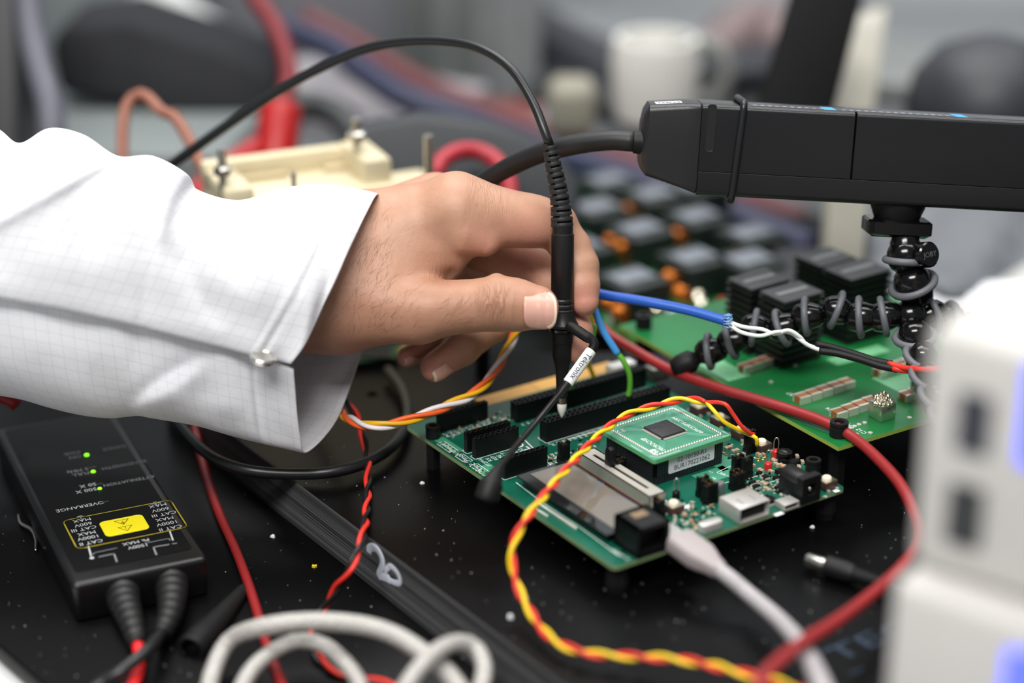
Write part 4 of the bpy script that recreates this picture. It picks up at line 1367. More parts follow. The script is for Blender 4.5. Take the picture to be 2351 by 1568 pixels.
MB().lathe([(pr_(0.5), -0.6), (pr_(2.2), 0.2), (pr_(2.2), 1.0)], n=8).build("tip_pin", M_gold, probe, True)
MB().lathe([(pr_(10.5), pz_(926.5)), (pr_(10.5), pz_(912))], n=20).build("tip_collar", mat("tip_collar_metal", (120, 110, 96), 0.25, 0.9), probe, True, auto=0.6)
MB().lathe([(pr_(11), pz_(912)), (pr_(13), pz_(909)), (pr_(15), pz_(850)), (pr_(16.5), pz_(838)), (pr_(22), pz_(818)), (pr_(23), pz_(810)), (pr_(22.5), pz_(785)), (pr_(24.5), pz_(783)), (pr_(25), pz_(760)), (pr_(22), pz_(758))], n=28).build("probe_nose", M_rubber, probe, True, auto=0.5)
MB().lathe([(pr_(20), pz_(760)), (pr_(30), pz_(757)), (pr_(30), pz_(751)), (pr_(20), pz_(749))], n=28).build("ground_ring", M_gloss, probe, True, auto=0.5)
MB().lathe([(pr_(22), pz_(749)), (pr_(35), pz_(747)), (pr_(37), pz_(741)), (pr_(33), pz_(735)), (pr_(28), pz_(722)), (pr_(26), pz_(712)), (pr_(27), pz_(709)), (pr_(24.5), pz_(706)), (pr_(27), pz_(702)), (pr_(27), pz_(697)),
            (pr_(24.5), pz_(694)), (pr_(27), pz_(690)), (pr_(27), pz_(685)), (pr_(25), pz_(682)), (pr_(26.5), pz_(679)), (pr_(26), pz_(540)), (pr_(25.2), pz_(536)), (pr_(23.5), pz_(535)), (pr_(23.5), pz_(516))], n=32).build("probe_body", mat("probe_black", (19, 19, 20), 0.4, bump=0.05, bscale=3000), probe, True, auto=0.5)
# ribbed strain relief: stacked rings on a bent core
core = spline([D(1291, 520, 800), D(1287, 470, 799), D(1279, 420, 798), D(1269, 372, 797), D(1262, 330, 796)], 10)
core, q_ = resample(core, 0.5)
core = to_probe(core)
tl = q_[-1]
MB().tube(core, [pr_(19 - 9 * t / tl) for t in q_], 14).build("relief_core", M_gap, probe, True)
nr = 15
rel = MB()
for k in range(nr):
    t0 = tl * (k + 0.05) / nr; t1 = tl * (k + 0.68) / nr
    seg = np.stack([np.interp(np.linspace(t0, t1, 5), q_, core[:, i]) for i in range(3)], 1)
    R0 = pr_(25.5 - 9.5 * (k / nr))
    rel.tube(seg, [R0, R0 + 0.05, R0 + 0.05, R0, R0 - 0.1], 18)
for side in range(4):
    dv = Xa * 0
    for k in range(nr):
        if (k + side) % 2: continue
        t0 = tl * (k + 0.5) / nr; t1 = tl * (k + 1.3) / nr
        R0 = pr_(24.6 - 9.5 * ((k + .5) / nr))
        a0 = math.pi / 2 * side + 0.4
        for a in np.linspace(a0 - 0.5, a0 + 0.5, 5):
            seg = np.stack([np.interp(np.linspace(t0, min(t1, tl), 3), q_, core[:, i]) for i in range(3)], 1)
            seg = seg + np.array([math.cos(a), math.sin(a), 0]) * (R0 - 0.55)
            rel.tube(seg, 0.6, 6)
rel.build("strain_relief", mat("relief_rubber", (28, 28, 29), 0.55), probe, True, auto=0.6)
# cable arching up and to the left, into the distance behind the sleeve
pts = [(1262, 334, 796), (1250, 300, 796), (1222, 232, 800), (1175, 160, 806), (1110, 115, 815), (1030, 96, 828), (930, 96, 842), (830, 115, 856), (730, 158, 868), (640, 208, 880), (540, 275, 892), (440, 345, 902), (360, 400, 910), (270, 455, 918), (150, 520, 925)]
P = to_probe(resample(spline(Dn(pts), 12), 3.0)[0])
nP = len(P)
MB().tube(P, [1.9 + 0.55 * min(1, i / nP * 1.4) for i in range(nP)], 14).build("probe_cable", M_cable, probe, True)
# ground lead with white name sleeve and boot
gl = [(1306, 748, 800), (1322, 757, 798), (1345, 772, 797), (1361, 782, 797), (1364, 792, 797), (1358, 806, 797)]
P = to_probe(resample(spline(Dn(gl), 10), 0.8)[0])
MB().tube(P, [2.2 if i < len(P) * 0.6 else 1.9 for i in range(len(P))], 12).build("ground_lead_boot", M_rubber, probe, True)
s0, s1 = D(1358, 804, 797), D(1303, 880, 794)
P = to_probe([s0 + (s1 - s0) * t for t in (0, 0.02, 0.98, 1)])
slv = MB().tube(P, [1.9, 2.25, 2.25, 1.9], 20).build("name_sleeve", M_white, probe, True, auto=0.7)
gl = [(1306, 876, 794), (1285, 903, 791), (1232, 968, 782), (1180, 1030, 768), (1150, 1068, 756)]
P = to_probe(resample(spline(Dn(gl), 10), 1.5)[0])
MB().tube(P, [1.7 if i < 5 else 1.25 for i in range(len(P))], 12).build("ground_lead", M_cable, probe, True)
gl = [(1158, 1058, 757), (1146, 1075, 753), (1135, 1095, 750), (1127, 1115, 748), (1120, 1135, 747), (1115, 1150, 747)]
P = to_probe(resample(spline(Dn(gl), 10), 0.8)[0])
n = len(P)
MB().tube(P, [1.3 + 3.2 * max(0, min(1, (i / n - 0.1) / 0.55)) ** 1.3 + (0.2 if i > n * 0.62 else 0) - (0.8 if i == n - 1 else 0) for i in range(n)], 18).build("clip_boot", M_rubber, probe, True)
# lettering round the sleeve
lt = text_mb("Tektronix", 4.6)
for _ in range(2):                                # finer faces so the print can follow the curve
    nv2, nf2 = list(lt.v), []
    for f_ in lt.f:
        for k in range(1, len(f_) - 1):
            t3 = (f_[0], f_[k], f_[k + 1])
            m3 = []
            for q in range(3):
                p0_, p1_ = nv2[t3[q]], nv2[t3[(q + 1) % 3]]
                nv2.append(tuple((p0_[i] + p1_[i]) / 2 for i in range(3))); m3.append(len(nv2) - 1)
            nf2 += [(t3[0], m3[0], m3[2]), (t3[1], m3[1], m3[0]), (t3[2], m3[2], m3[1]), tuple(m3)]
    lt.v, lt.f, lt.m = nv2, nf2, [0] * len(nf2)
sd = (s1 - s0); SLn = np.linalg.norm(sd); sd /= SLn
vdir = _C - (s0 + s1) / 2; vdir /= np.linalg.norm(vdir)
vdir = vdir - sd * (vdir @ sd); vdir /= np.linalg.norm(vdir)
side_v = np.cross(sd, vdir)
tx = np.array([p[0] for p in lt.v]); sc_ = SLn * 0.74 / (tx.max() - tx.min())
out = []
for p in lt.v:
    ang = -(p[1] * 0.75) / 2.3 - 0.1
    q = (s0 + s1) / 2 - sd * (-p[0] * sc_) + 2.36 * (vdir * math.cos(ang) + side_v * math.sin(ang))
    out.append(tuple(to_probe(q)))
lt.v = out
lt.build("sleeve_letters", M_ink, slv)

# ---------------------------------------------------------------- differential probe box, lower left
BXZ = -4.5
a = Z(165, 1345, BXZ); b = Z(478, 1280, BXZ); c = Z(22, 925, BXZ)
ux = (b - a); bw = np.linalg.norm(ux); ux /= bw
uy = np.array([-ux[1], ux[0], 0]); bl = 150.0
boxm = thing("differential_probe_box", "black instrument box with yellow warning label and three green lamps", "probe", matrix=frame_matrix((a[0], a[1], LOW), ux, uy, (0, 0, 1)))
bh = BXZ - LOW
sh = MB()
sections = []
ring = [(x + bw / 2, y + bl / 2) for x, y in rrect(bw, bl, 2.6, 5)]
def inset(d): return [(x + bw / 2, y + bl / 2) for x, y in rrect(bw - 2 * d, bl - 2 * d, max(2.6 - d, 0.4), 5)]
sh.loft([[(x, y, z_) for x, y in inset(d)] for z_, d in ((0, 1.6), (0.8, 0.6), (bh - 2.0, 0), (bh - 1.0, 0.3), (bh - 0.3, 1.0), (bh, 2.0))])
sh.build("box_shell", mat("box_black", (12, 12, 14), 0.3, bump=0.08, bscale=2500), boxm, True, auto=0.6)
top = bh + 0.06
pan = MB().loft([[(x + bw / 2, y + bl / 2 + 3, bh - 0.05) for x, y in rrect(bw - 7, bl - 12, 2.0)], [(x + bw / 2, y + bl / 2 + 3, bh + 0.12) for x, y in rrect(bw - 7, bl - 12, 2.0)]])
pan = pan.build("panel_overlay", mat("overlay_black", (8, 8, 9), 0.5, spec=0.15), boxm)
ppx = bh + 0.16
_im = np.array([ux, uy, (0, 0, 1.0)])
def BX(px, py):                                   # pixel -> box coordinates on its top
    p = (Z(px, py, BXZ + 0.15) - np.array([a[0], a[1], 0])) @ _im.T
    return float(p[0]), float(p[1])
m_print = mat("overlay_print", (196, 198, 200), 0.6)
m_print2 = mat("overlay_print_grey", (140, 142, 146), 0.6)
m_yel = mat("warning_yellow", (246, 228, 8), 0.5, var=0.02)
m_yline = mat("yellow_line", (176, 160, 30), 0.5)
def bxt(s, px, py, size, m=None, sx=1.0):
    x, y = BX(px, py)
    mb = text_mb(s, size * 1.42, sx=sx); place(mb, (x, y, ppx + 0.02), (-1, 0, 0), (0, -1, 0))
    mb.build("printed_letters", m or m_print, boxm)
def bxl(pts, w, m, name="printed_line", closed=False):
    strip(MB(), [BX(*p) for p in pts], w, ppx, closed).build(name, m, boxm)
# yellow framed field
fx = [BX(146, 1192), BX(405, 1148), BX(421, 1216), BX(172, 1258)]
cxm, cym = sum(p[0] for p in fx) / 4, sum(p[1] for p in fx) / 4
fw = (fx[1][0] - fx[0][0] + fx[2][0] - fx[3][0]) / 2; fh = (fx[0][1] - fx[3][1] + fx[1][1] - fx[2][1]) / 2
strip(MB(), [(cxm + x, cym + y) for x, y in rrect(fw, fh, 2.4, 5)], 0.5, ppx, True).build("yellow_frame", m_yline, boxm)
yx = [BX(232, 1193), BX(327, 1180), BX(338, 1218), BX(244, 1236)]
yxm, yym = sum(p[0] for p in yx) / 4, sum(p[1] for p in yx) / 4
MB().prism([(yxm + x, yym + y) for x, y in rrect(17.5, 13.5, 2.2, 5)], ppx - 0.02, ppx + 0.06).build("warning_label", m_yel, boxm)
mb = MB()
for dy in (3.0, -2.8):
    strip(mb, [(yxm - 2.8, yym + dy + 1.9), (yxm + 2.8, yym + dy + 1.9), (yxm, yym + dy - 2.1)], 0.3, ppx + 0.09, True)
strip(mb, [(yxm + 0.3, yym + 3.6), (yxm - 0.5, yym + 2.5), (yxm + 0.5, yym + 2.5), (yxm - 0.1, yym + 1.4)], 0.3, ppx + 0.09)
strip(mb, [(yxm, yym - 0.9), (yxm, yym - 2.3)], 0.3, ppx + 0.09); strip(mb, [(yxm, yym - 2.9), (yxm, yym - 3.1)], 0.3, ppx + 0.09)
mb.build("warning_symbol", M_inkblack, boxm)
# rating text, printed upside down to the camera
for dx, (tx_, ty) in enumerate(((352, 1202), (180, 1233))):
    pass
for (px, py, s, sz) in ((391, 1212, "CAT II", 2.5), (384, 1201, "1000V", 2.5), (378, 1191, "MAX", 2.5), (376, 1180, "CAT III", 2.5), (368, 1170, "600V", 2.5), (362, 1160, "MAX", 2.5),
                        (209, 1245, "CAT II", 2.5), (203, 1234, "1000V", 2.5), (199, 1224, "MAX", 2.5), (192, 1214, "CAT III", 2.5), (191, 1204, "600V", 2.5), (188, 1194, "MAX", 2.5),
                        (317, 1254, "1500V", 2.3), (312, 1244, "Pk MAX", 2.3), (184, 1163, "OVERRANGE", 2.5), (198, 1126, "500 X", 2.6), (202, 1114, "50 X", 2.6),
                        (186, 1088, "FULL", 2.5), (178, 1080, "5 MHz", 2.5), (296, 1104, "ATTENUATION", 2.3), (285, 1067, "BANDWIDTH", 2.3), (262, 1028, "RANGE", 2.3), (172, 1049, "ON", 2.4), (165, 1040, "PWR", 2.4)):
    bxt(s, px, py, sz, m_print if py > 1110 else m_print2, 0.95)
for (px, py) in ((356, 1154), (184, 1186)):       # earth signs
    x, y = BX(px, py)
    mb = MB()
    strip(mb, [(x - 2.0, y - 0.6), (x + 2.0, y - 0.6)], 0.3, ppx); strip(mb, [(x - 1.3, y), (x + 1.3, y)], 0.3, ppx); strip(mb, [(x - 0.6, y + .6), (x + .6, y + .6)], 0.3, ppx); strip(mb, [(x, y - 0.6), (x, y - 1.8)], 0.3, ppx)
    mb.build("earth_symbol", m_print, boxm)
bxl([(390, 1220), (397, 1240)], 0.6, m_print); bxl([(203, 1254), (209, 1276)], 0.6, m_print)
bxl([(334, 1247), (388, 1236), (390, 1240)], 0.35, m_print2); bxl([(268, 1258), (216, 1269), (214, 1273)], 0.35, m_print2)
bxl([(387, 1250), (352, 1256), (359, 1273)], 0.6, m_print2); bxl([(228, 1278), (262, 1271), (268, 1289)], 0.6, m_print2)
bxl([(397, 1248), (405, 1247)], 0.5, m_print2)
x, y = BX(211, 1281); MB().cyl((x, y, ppx - .02), 0.9, 0.06, 12).build("printed_dot", m_print, boxm)
# three green lamps
m_led = mat("green_lamp", (120, 240, 20), 0.3, emit=(130, 255, 20), estr=2.4)
for (px, py, r_) in ((199, 1045, 1.0), (214, 1083, 0.95), (229, 1122, 0.9)):
    x, y = BX(px, py)
    MB().lathe([(r_, 0), (r_ * 0.8, 0.35), (r_ * 0.3, 0.5)], (x, y, ppx), 14).build("green_lamp", m_led, boxm, True)
for (px, py) in ((241, 1152), (228, 1111), (213, 1073)):
    x, y = BX(px, py)
    MB().box((x, y, ppx), (3.0, 1.2, 0.06)).build("dark_lamp", mat("unlit_lamp", (44, 36, 32), 0.4), boxm)
# ribbed boots and their leads
def ribbed(parent, P, r0, r1, nr_, m, name):
    P, q = resample(spline(P, 10), 0.4)
    mb_ = MB()
    rr = []
    for t in q / q[-1]:
        rr.append(r0 + (r1 - r0) * t + 0.35 * math.cos(2 * math.pi * nr_ * t))
    mb_.tube(P, rr, 18)
    return mb_.build(name, m, parent, True)
inv = np.linalg.inv(np.array(boxm.matrix_world)[:3, :3])
def to_box(P): return (np.asarray(P, float) - np.array([a[0], a[1], LOW])) @ inv.T
m_boot = mat("boot_black", (16, 16, 17), 0.5)
ribbed(boxm, to_box([Z(280, 1340, -13), Z(285, 1380, -13), Z(302, 1430, -14), Z(316, 1478, -16)]), 7.2, 3.6, 9, m_boot, "ribbed_boot")
ribbed(boxm, to_box([Z(390, 1315, -13), Z(395, 1362, -13), Z(390, 1410, -14), Z(372, 1455, -15)]), 7.2, 3.6, 9, m_boot, "ribbed_boot")
P = resample(spline(to_box([Z(314, 1470, -16), Z(320, 1505, -18), Z(318, 1540, -18.5), Z(300, 1590, -18.5), Z(270, 1700, -18.5), Z(260, 1850, -18.5)]), 8), 2)[0]
MB().tube(P, 2.3, 10).build("red_lead", mat("red_lead_bright", (238, 40, 44), 0.4), boxm, True)
P = resample(spline(to_box([Z(376, 1446, -15), Z(340, 1490, -10), Z(280, 1540, -12), Z(215, 1585, -17), Z(170, 1690, -18.4), Z(160, 1850, -18.4)]), 8), 2)[0]
MB().tube(P, 2.4, 10).build("black_lead", M_cable, boxm, True)
# loose black hollow test-lead socket lying behind the boots
P = np.array([Z(560, 1355, -20), Z(505, 1420, -19), Z(466, 1462, -18.5), Z(440, 1490, -18.5)])
P, q = resample(spline(P, 8), 1.0)
t = thing("lead_socket", "black tapered test-lead socket with hollow round end beside the instrument box", "connector", P[-1])
n = len(P)
outer = MB().tube(P - P[-1], [2.6 + 3.0 * min(1, i / n * 1.2) for i in range(n)], 18, caps=False).build("socket_sleeve", M_rubber, t, True)
MB().tube((P - P[-1])[int(n * 0.5):], [3.2 + 1.6 * i / n for i in range(n - int(n * 0.5))], 16).build("socket_bore", M_gap, t, True).location = tuple(-(P[-1] - P[-4]) / np.linalg.norm(P[-1] - P[-4]) * 2 * S)
MB().torus((0, 0, 0), P[-1] - P[-3], 4.7, 1.0, 22, 8).build("socket_rim", M_rubber, t, True)

# ---------------------------------------------------------------- wires and cables on and over the bench
def px_z(lst):                                    # (px, py, z) -> world
    return [Z(x, y, z_) for x, y, z_ in lst]
yr = [Z(1752, 1006, 24), Z(1735, 1000, 27), Z(1700, 972, 31), Z(1660, 938, 35), Z(1622, 924, 36), Z(1575, 916, 35), Z(1510, 930, 34), Z(1445, 950, 33), Z(1392, 985, 32), Z(1340, 1035, 32), Z(1290, 1090, 32), Z(1240, 1150, 31),
      Z(1200, 1205, 28), Z(1176, 1258, 22), Z(1182, 1325, 14), Z(1212, 1395, 8), Z(1265, 1465, 5), Z(1340, 1498, 5), Z(1450, 1508, 6), Z(1570, 1516, 8), Z(1700, 1545, 10), Z(1830, 1580, 10), Z(1990, 1650, 6), Z(2080, 1790, 3)]
twisted("twisted_wire_pair", "yellow and red twisted wires arching over the processor module down to the bench", yr[4:], 0.85, 0.9, 21.5, [("yellow_wire", M_yellow), ("red_wire", M_redw)], phase=2.2, px=False)
tw = bpy.data.objects["twisted_wire_pair"]
o0 = yr[4]
for nm, m, pts in (("yellow_wire_end", M_yellow, [(1622, 924, 36), (1638, 942, 35), (1662, 968, 31), (1694, 986, 27), (1716, 996, 24.5), (1736, 1006, 23.5), (1738, 1022, 20)]),
                   ("red_wire_end", M_redw, [(1622, 924, 36), (1650, 924, 38), (1668, 930, 38), (1684, 952, 34), (1704, 980, 29), (1724, 996, 25), (1731, 997, 24)])):
    P = resample(spline(np.array(px_z(pts)), 10), 1.2)[0] - o0
    MB().tube(P, 0.85, 8).build(nm, m, tw, True)
rb = [(730, 872, 30), (775, 905, 24), (806, 935, 19), (820, 962, 15), (832, 1000, 11), (843, 1050, 6), (845, 1110, 3.5), (842, 1170, 4), (832, 1235, 6), (806, 1300, 1), (770, 1355, -10), (738, 1405, LOW + 2.5), (722, 1440, LOW + 2.5), (718, 1480, LOW + 2.5), (738, 1518, LOW + 2.5), (780, 1542, LOW + 2.5), (850, 1562, LOW + 2.5), (940, 1585, LOW + 2.5), (1060, 1640, LOW + 2.5), (1120, 1760, LOW + 2.5)]
twisted("twisted_wire_pair", "red and black twisted wires running from under the cuff across the bench", px_z(rb), 0.95, 0.95, 27, [("red_wire", M_redw), ("black_wire", mat("black_wire", (18, 18, 19), 0.4))], phase=0.6, px=False)
oy = [(680, 870, 880), (735, 912, 856), (785, 950, 826), (808, 966, 814), (850, 978, 806), (905, 973, 806), (965, 955, 808), (1030, 930, 812), (1085, 905, 818), (1125, 868, 824), (1155, 820, 830), (1180, 772, 836), (1192, 740, 842), (1198, 700, 850)]
twisted("twisted_wire_trio", "orange, yellow and white twisted wires hanging between the cuff and the hand", oy, 1.05, 1.2, 36, [("orange_wire", M_orange), ("yellow_wire", mat("amber_wire", (228, 172, 18), 0.4)), ("white_wire", M_whitew)], phase=1.2)
o = cable("red_cable", px_z([(444, 960, -8), (452, 1000, -12), (470, 1080, LOW + 2.4), (500, 1170, LOW + 2.4), (540, 1260, LOW + 2.4), (570, 1340, LOW + 2.4), (592, 1410, LOW + 2.4), (612, 1480, LOW + 2.4), (650, 1580, LOW + 2.4), (700, 1720, LOW + 2.4), (730, 1860, LOW + 2.4)]), 1.9, mat("red_cable_deep", (140, 28, 30), 0.45),
          "dark red cable running from under the sleeve down the bench beside the instrument box", px=False)
o = cable("black_cable", px_z([(380, 930, 4), (420, 985, 4), (480, 1045, 5), (560, 1078, 5), (660, 1088, 4), (760, 1084, 5), (840, 1062, 5), (905, 1020, 5), (935, 960, 5), (925, 900, 5), (890, 850, 5)]), 2.4, M_cable,
          "thin black cable curving across the plate below the cuff", px=False)
rc = [(1340, 715, 886), (1395, 765, 873), (1450, 800, 862), (1540, 850, 846), (1640, 888, 829), (1740, 918, 818), (1830, 946, 808), (1900, 972, 798.5), (1960, 1005, 790), (2020, 1058, 774), (2072, 1120, 756), (2102, 1190, 740), (2108, 1235, 730), (2085, 1285, 715), (2020, 1350, 694), (1930, 1420, 668), (1840, 1478, 645), (1760, 1545, 622), (1735, 1600, 612), (1722, 1700, 597), (1715, 1860, 570)]
cable("red_cable", rc, 2.25, M_redcable, "thick red cable looping from behind the probe over the power board and off the bottom", n=14)
# pale braided cord in loops, bottom edge
m_braid = mat("braided_silver", (84, 82, 80), 0.4, 0.3, bump=0.9, bscale=1100, rgb2=(246, 242, 236), nscale=1100)
wl = [(500, 1860, -18), (480, 1740, -18), (475, 1620, -18), (490, 1540, -15), (528, 1470, -8), (600, 1440, 0), (700, 1427, 3), (810, 1432, 4), (900, 1455, 4), (980, 1505, 2), (1035, 1555, 0), (1075, 1625, -2), (1110, 1740, -10), (1120, 1860, -17)]
cable("braided_cord", px_z(wl), 3.3, m_braid, "pale braided cord making the tall wide loop at the bottom edge", px=False, n=14, group="braided cord loops")
wl = [(560, 1860, -18), (545, 1740, -17), (545, 1620, -13), (570, 1550, -11), (620, 1500, -9), (680, 1472, -8), (740, 1480, -8), (790, 1520, -9), (825, 1570, -12), (840, 1640, -13), (850, 1740, -17), (850, 1860, -18)]
cable("braided_cord", px_z(wl), 3.0, m_braid, "pale braided cord making the low inner loop at the bottom edge", px=False, n=14, group="braided cord loops")
wl = [(880, 1860, -15), (890, 1740, -8), (910, 1625, -1), (950, 1550, 6), (1000, 1497, 9), (1050, 1475, 7), (1092, 1488, 3), (1112, 1535, 0), (1098, 1600, -4), (1060, 1720, -12), (1040, 1860, -17)]
cable("braided_cord", px_z(wl), 3.0, m_braid, "pale braided cord crossing over itself in a small loop at the bottom edge", px=False, n=14, group="braided cord loops")
# white plug and cable in the side of the development board
usb = thing("usb_cable", "white cable with moulded plug pushed into the board's near corner", "cable", Z(1545, 1255, BT))
u0 = Z(1545, 1255, BT)
A = Z(1536, 1224, 17.5); Bq = Z(1652, 1310, 14.0)
dv = Bq - A; Lp = np.linalg.norm(dv); dv /= Lp
sdv = np.array([-dv[1], dv[0], 0]); sdv /= np.linalg.norm(sdv); udv = np.cross(dv, sdv)
if udv[2] < 0: udv = -udv
secs = [(0, 8.5, 4.4), (0.1, 9.6, 5.2), (0.16, 9.8, 5.6), (0.2, 12.4, 7.6), (0.62, 12.4, 7.6), (0.74, 10.4, 7.2), (0.85, 8.0, 6.2), (1.0, 6.4, 5.4)]
def plug(secs_): 
    return [[A + dv * (t * Lp) + sdv * x + udv * y - u0 for x, y in rrect(w, h, min(w, h) * 0.32, 4)] for t, w, h in secs_]
m_plug = mat("plug_white", (158, 149, 149), 0.5, var=0.03)
MB().loft(plug(secs[3:])).build("plug_body", m_plug, usb, True, auto=0.6)
MB().loft(plug([(-0.1, 8, 4.2), (0.2, 8.4, 4.6)])).build("plug_shell", mat("plug_shell_pale", (170, 168, 166), 0.4, 0.4), usb)
P = [Bq - dv * 3, Bq + dv * 6] + [Z(x, y, z_) for x, y, z_ in ((1720, 1365, 10), (1790, 1425, 12), (1845, 1490, 18), (1890, 1580, 26), (1930, 1700, 14), (1960, 1860, 4))]
P = resample(spline(np.array(P), 10), 2.5)[0] - u0
MB().tube(P, [2.9 + 0.5 * i / len(P) for i in range(len(P))], 14).build("plug_cable", mat("cable_white", (168, 163, 166), 0.45, bump=0.3, bscale=1200), usb, True)
# loose barrel plug lying on the plate
A = Z(1852, 1284, 4.2); Bq = Z(2010, 1335, 4.5)
dv = (Bq - A); Lp = np.linalg.norm(dv); dv /= Lp
bp_ = thing("barrel_plug", "black barrel power plug with shiny metal tip lying on the plate", "connector", A)
MB().tube([dv * 0, dv * 0.6, dv * 7.0, dv * 8.5], [2.3, 2.7, 2.7, 2.7], 18).build("plug_tip", M_silver, bp_, True, auto=0.6)
MB().tube([dv * 8.3, dv * 8.6, dv * 17, dv * 20], [3.4, 4.1, 4.1, 3.4], 18).build("plug_body", M_rubber, bp_, True, auto=0.6)
P = [dv * t for t in np.linspace(19.5, 34, 60)]
MB().tube(P, [3.0 - 1.0 * i / 60 + 0.3 * math.cos(i * 0.75) for i in range(60)], 14).build("plug_relief", M_rubber, bp_, True)
P = resample(spline(np.array([Bq - A + dv * 2, Z(2080, 1360, 3) - A, Z(2180, 1400, 3) - A, Z(2300, 1460, 3) - A, Z(2420, 1560, 3) - A]), 8), 3)[0]
MB().tube(np.vstack([[dv * 33], P]), 1.7, 10).build("plug_cable", M_cable, bp_, True)
# debris
mb = MB(); p = Z(722, 1302, LOW)
mb.prism([(-1.0, -0.5), (0.2, -0.9), (1.0, -0.1), (0.9, 0.8), (-0.1, 0.5), (-0.8, 0.9)], 0, 0.8)
o = mb.build("insulation_scrap", mat("scrap_yellow", (228, 198, 30), 0.5), None); o.location = tuple(p * S); tag(o, "tiny yellow scrap of insulation lying on the bench", "scrap")
def crumb(px, py, z_, sz, label, m, seed):
    r_ = random.Random(seed); p = Z(px, py, z_)
    pts = [(sz * r_.uniform(.6, 1.2) * math.cos(k * 1.05), sz * r_.uniform(.6, 1.2) * math.sin(k * 1.05)) for k in range(6)]
    mb = MB().loft([[(x, y, 0) for x, y in pts], [(x * .8, y * .8, sz * .6) for x, y in pts], [(x * .3, y * .3, sz * .9) for x, y in pts]])
    o = mb.build("solder_crumb", m, None); o.location = tuple(p * S); tag(o, label, "scrap", "pale crumbs on bench and plate")
crumb(627, 1233, LOW, 1.3, "pale crumb on the bench between the dark red cable and the cut edge", M_white, 1)
crumb(969, 1110, 0, 1.0, "pale crumb on the plate beside the development board's corner", M_white, 2)
crumb(1171, 1418, 0, 1.5, "pale crumb on the plate beside the yellow and red twisted wires", M_white, 3)
crumb(1866, 1211, 0, 1.1, "pale crumb on the plate in front of the power jack", M_white, 4)
rng = random.Random(5)
mb = MB()
for k in range(520):
    px, py = rng.uniform(0, 2100), rng.uniform(1020, 1560)
    z_ = LOW
    edge_x = 520 + (py - 985) * (1300 - 520) / (1574 - 985.0)
    if px > edge_x - 6 : z_ = 0.0
    if px > edge_x - 150 and z_ < 0: continue
    if px < 500 and py < 1450 and px > 20 + (py - 925) * 0.345 - 12: continue
    p = Z(px, py, z_); s_ = rng.choice((0.1, 0.13, 0.16, 0.2, 0.3))
    mb.box((p[0], p[1], z_ + s_ * .4), (s_ * rng.uniform(.8, 1.8), s_, s_ * .8), rng.uniform(0, 3))
o = mb.build("dust", mat("dust_grey", (190, 188, 186), 0.7), None); tag(o, "pale dust specks scattered over the black bench and plate", "dust", kind="stuff")
P = [Z(42, 1182, LOW + 1), Z(48, 1202, LOW + 1.5), Z(72, 1216, LOW + 2), Z(82, 1238, LOW + 1.5), Z(82, 1264, LOW + 1)]
P = resample(spline(np.array(P), 10), 0.8)[0]
o = MB().tube(P - P[0], [0.45 + 0.35 * math.sin(math.pi * i / (len(P) - 1)) for i in range(len(P))], 8).build("wire_offcut", M_silver, None, True)
o.location = tuple(P[0] * S); tag(o, "shiny curled wire offcut lying left of the instrument box", "scrap")
# ---------------------------------------------------------------- large probe amplifier on the flexible tripod
BPD = 800.0
bd = BPD / FPX                                    # mm per px there
roll = math.radians(-3.1)
bX = _R * math.cos(roll) + _U * math.sin(roll)
bU0 = -_R * math.sin(roll) + _U * math.cos(roll)
tilt = math.radians(11.0)
bZ = bU0 * math.cos(tilt) - (-_F) * math.sin(tilt) * -1.0 * -1.0
bZ = bU0 * math.cos(tilt) + (-_F) * math.sin(tilt)   # top leans a little toward the camera
bZ /= np.linalg.norm(bZ)
bY = np.cross(bZ, bX)                             # away from the camera
bO = D(1605, 344, BPD)                            # centre of the front face at the cap joint
amp = thing("probe_amplifier", "long black probe amplifier body with rubber band held up by the tripod", "instrument", matrix=frame_matrix(bO, bX, bY, bZ))
HT, DP, LEN = 36.8, 29.0, 215.0
m_amp = mat("amplifier_black", (25, 25, 27), 0.27, bump=0.08, bscale=4200)
m_cap = mat("amplifier_cap", (33, 33, 35), 0.33, bump=0.12, bscale=3600)
zs = -8.6                                          # shell seam below the middle
def rsec(x, z0, z1, y0, y1, r, kt=1.0):
    w, h = y1 - y0, z1 - z0
    return [(x, (y0 + y1) / 2 + p, (z0 + z1) / 2 + q) for p, q in rrect(w, h, r, 4)]
def shell_part(name, x0, x1, m, z0, z1, rt, rb_):
    def sec(x, ins=0.0):
        out = []
        y0, y1 = ins, DP - ins
        a0, a1 = z0 + ins, z1 - ins
        for cx_, cz_, r, st in ((y1 - rt, a1 - rt, rt, 0), (y0 + rt, a1 - rt, rt, 90), (y0 + rb_, a0 + rb_, rb_, 180), (y1 - rb_, a0 + rb_, rb_, 270)):
            for k in range(5):
                t = math.radians(st + 22.5 * k)
                out.append((x, cx_ + r * math.cos(t), cz_ + r * math.sin(t)))
        return out
    MB().loft([sec(x0, 0.25), sec(x0 + 0.25), sec(x1 - 0.25), sec(x1, 0.25)]).build(name, m, amp, True, auto=0.6)
shell_part("shell_cover", 0.1, 61.6, m_amp, zs + 0.1, HT / 2, 2.0, 0.15)
shell_part("shell_cover", 62.2, LEN, m_amp, zs + 0.1, HT / 2, 2.0, 0.15)
shell_part("shell_base", 0.1, LEN, m_amp, -HT / 2, zs - 0.1, 0.15, 2.2)
